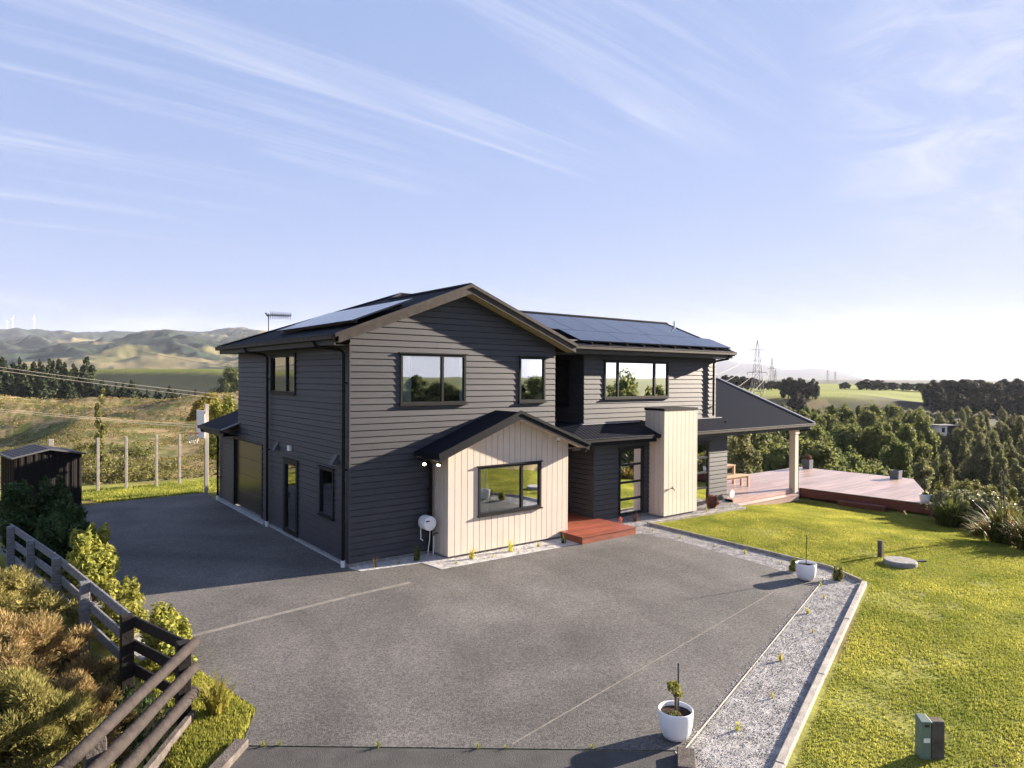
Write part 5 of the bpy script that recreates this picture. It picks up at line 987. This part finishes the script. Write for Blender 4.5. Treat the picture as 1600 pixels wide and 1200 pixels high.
def rng_(v,a,b,c=0,d=1):
    m=N.new('ShaderNodeMapRange'); m.interpolation_type='SMOOTHSTEP'
    for k,q in zip(('From Min','From Max','To Min','To Max'),(a,b,c,d)): m.inputs[k].default_value=q
    L.new(v,m.inputs['Value']); return m.outputs[0]
# streaky cirrus, stretched roughly across the view
f1=noise_(mapn(cmb.outputs[0],YAW-R(10),(.5,6,1),(3.1,1.7,0)),.9,9,.62,.9)
f2=noise_(mapn(cmb.outputs[0],YAW+R(12),(.3,.5,1),(7.3,2.2,0)),1.0,3,.5,.3)
cir=math_('MULTIPLY',rng_(f1,.46,.80),rng_(f2,.40,.60))
# low cloud bank near the horizon
f3=noise_(mapn(tc.outputs['Generated'],0,(3,3,14),(0,0,0)),2.2,7,.6,.2); el=sep.outputs['Z']
low=math_('MULTIPLY',math_('MULTIPLY',rng_(f3,.42,.66),rng_(el,.0,.02)),math_('SUBTRACT',1,rng_(el,.05,.11)))
dn=N.new('ShaderNodeVectorMath'); dn.operation='DOT_PRODUCT'; L.new(tc.outputs['Generated'],dn.inputs[0]); pd=(fw*F+r2*(1560-800)+u2*(600-130)).normalized(); dn.inputs[1].default_value=pd
f5=noise_(mapn(tc.outputs['Generated'],YAW,(3,3,9)),2.6,9,.65,.8)
patch=math_('MULTIPLY',rng_(f5,.38,.72),rng_(dn.outputs['Value'],.974,.999)); cir=math_('MAXIMUM',cir,patch)
cl=math_('ADD',math_('MULTIPLY',cir,.4),math_('MULTIPLY',low,.4),True)
mx=N.new('ShaderNodeMix'); mx.data_type='RGBA'; L.new(cl,mx.inputs['Factor'])
br=N.new('ShaderNodeMix'); br.data_type='RGBA'; br.blend_type='MULTIPLY'; br.inputs['Factor'].default_value=1; 
c1=N.new('ShaderNodeVectorMath'); c1.operation='MULTIPLY_ADD'; L.new(sky.outputs[0],c1.inputs[0]); c1.inputs[1].default_value=(.34,.34,.30); c1.inputs[2].default_value=(1,1,1)
c2=N.new('ShaderNodeVectorMath'); c2.operation='DIVIDE'; L.new(sky.outputs[0],c2.inputs[0]); L.new(c1.outputs[0],c2.inputs[1])
c3=N.new('ShaderNodeMix'); c3.data_type='RGBA'; c3.inputs['Factor'].default_value=.42; L.new(c2.outputs[0],c3.inputs['A']); c3.inputs['B'].default_value=(2.35,3.15,5.6,1)
L.new(c3.outputs['Result'],br.inputs['A']); br.inputs['B'].default_value=(1.03,1.03,1.08,1)
L.new(br.outputs['Result'],mx.inputs['A']); mx.inputs['B'].default_value=(4.7,4.65,4.95,1); L.new(mx.outputs['Result'],bg.inputs['Color']); bg.inputs['Strength'].default_value=.05
hm=bpy.data.materials.new('haze_air'); hm.use_nodes=True; n=hm.node_tree; n.nodes.remove(n.nodes['Principled BSDF']); pv=n.nodes.new('ShaderNodeVolumePrincipled'); pv.inputs['Color'].default_value=(.80,.86,1,1); pv.inputs['Density'].default_value=.000055; pv.inputs['Anisotropy'].default_value=.1; n.links.new(pv.outputs[0],n.nodes['Material Output'].inputs['Volume'])
hb_=MB().box(-19800,19800,-19800,19800,-60,560).build('haze',hm); tag(hb_,'thin blue air haze over the far hills','haze',kind='stuff')
sc.view_settings.view_transform='Standard'; sc.view_settings.look='None'; sc.view_settings.exposure=2.2; sc.view_settings.gamma=1
sc.cycles.max_bounces=8; sc.cycles.transparent_max_bounces=12; sc.cycles.volume_bounces=0; sc.cycles.use_denoising=True; sc.cycles.sample_clamp_indirect=6
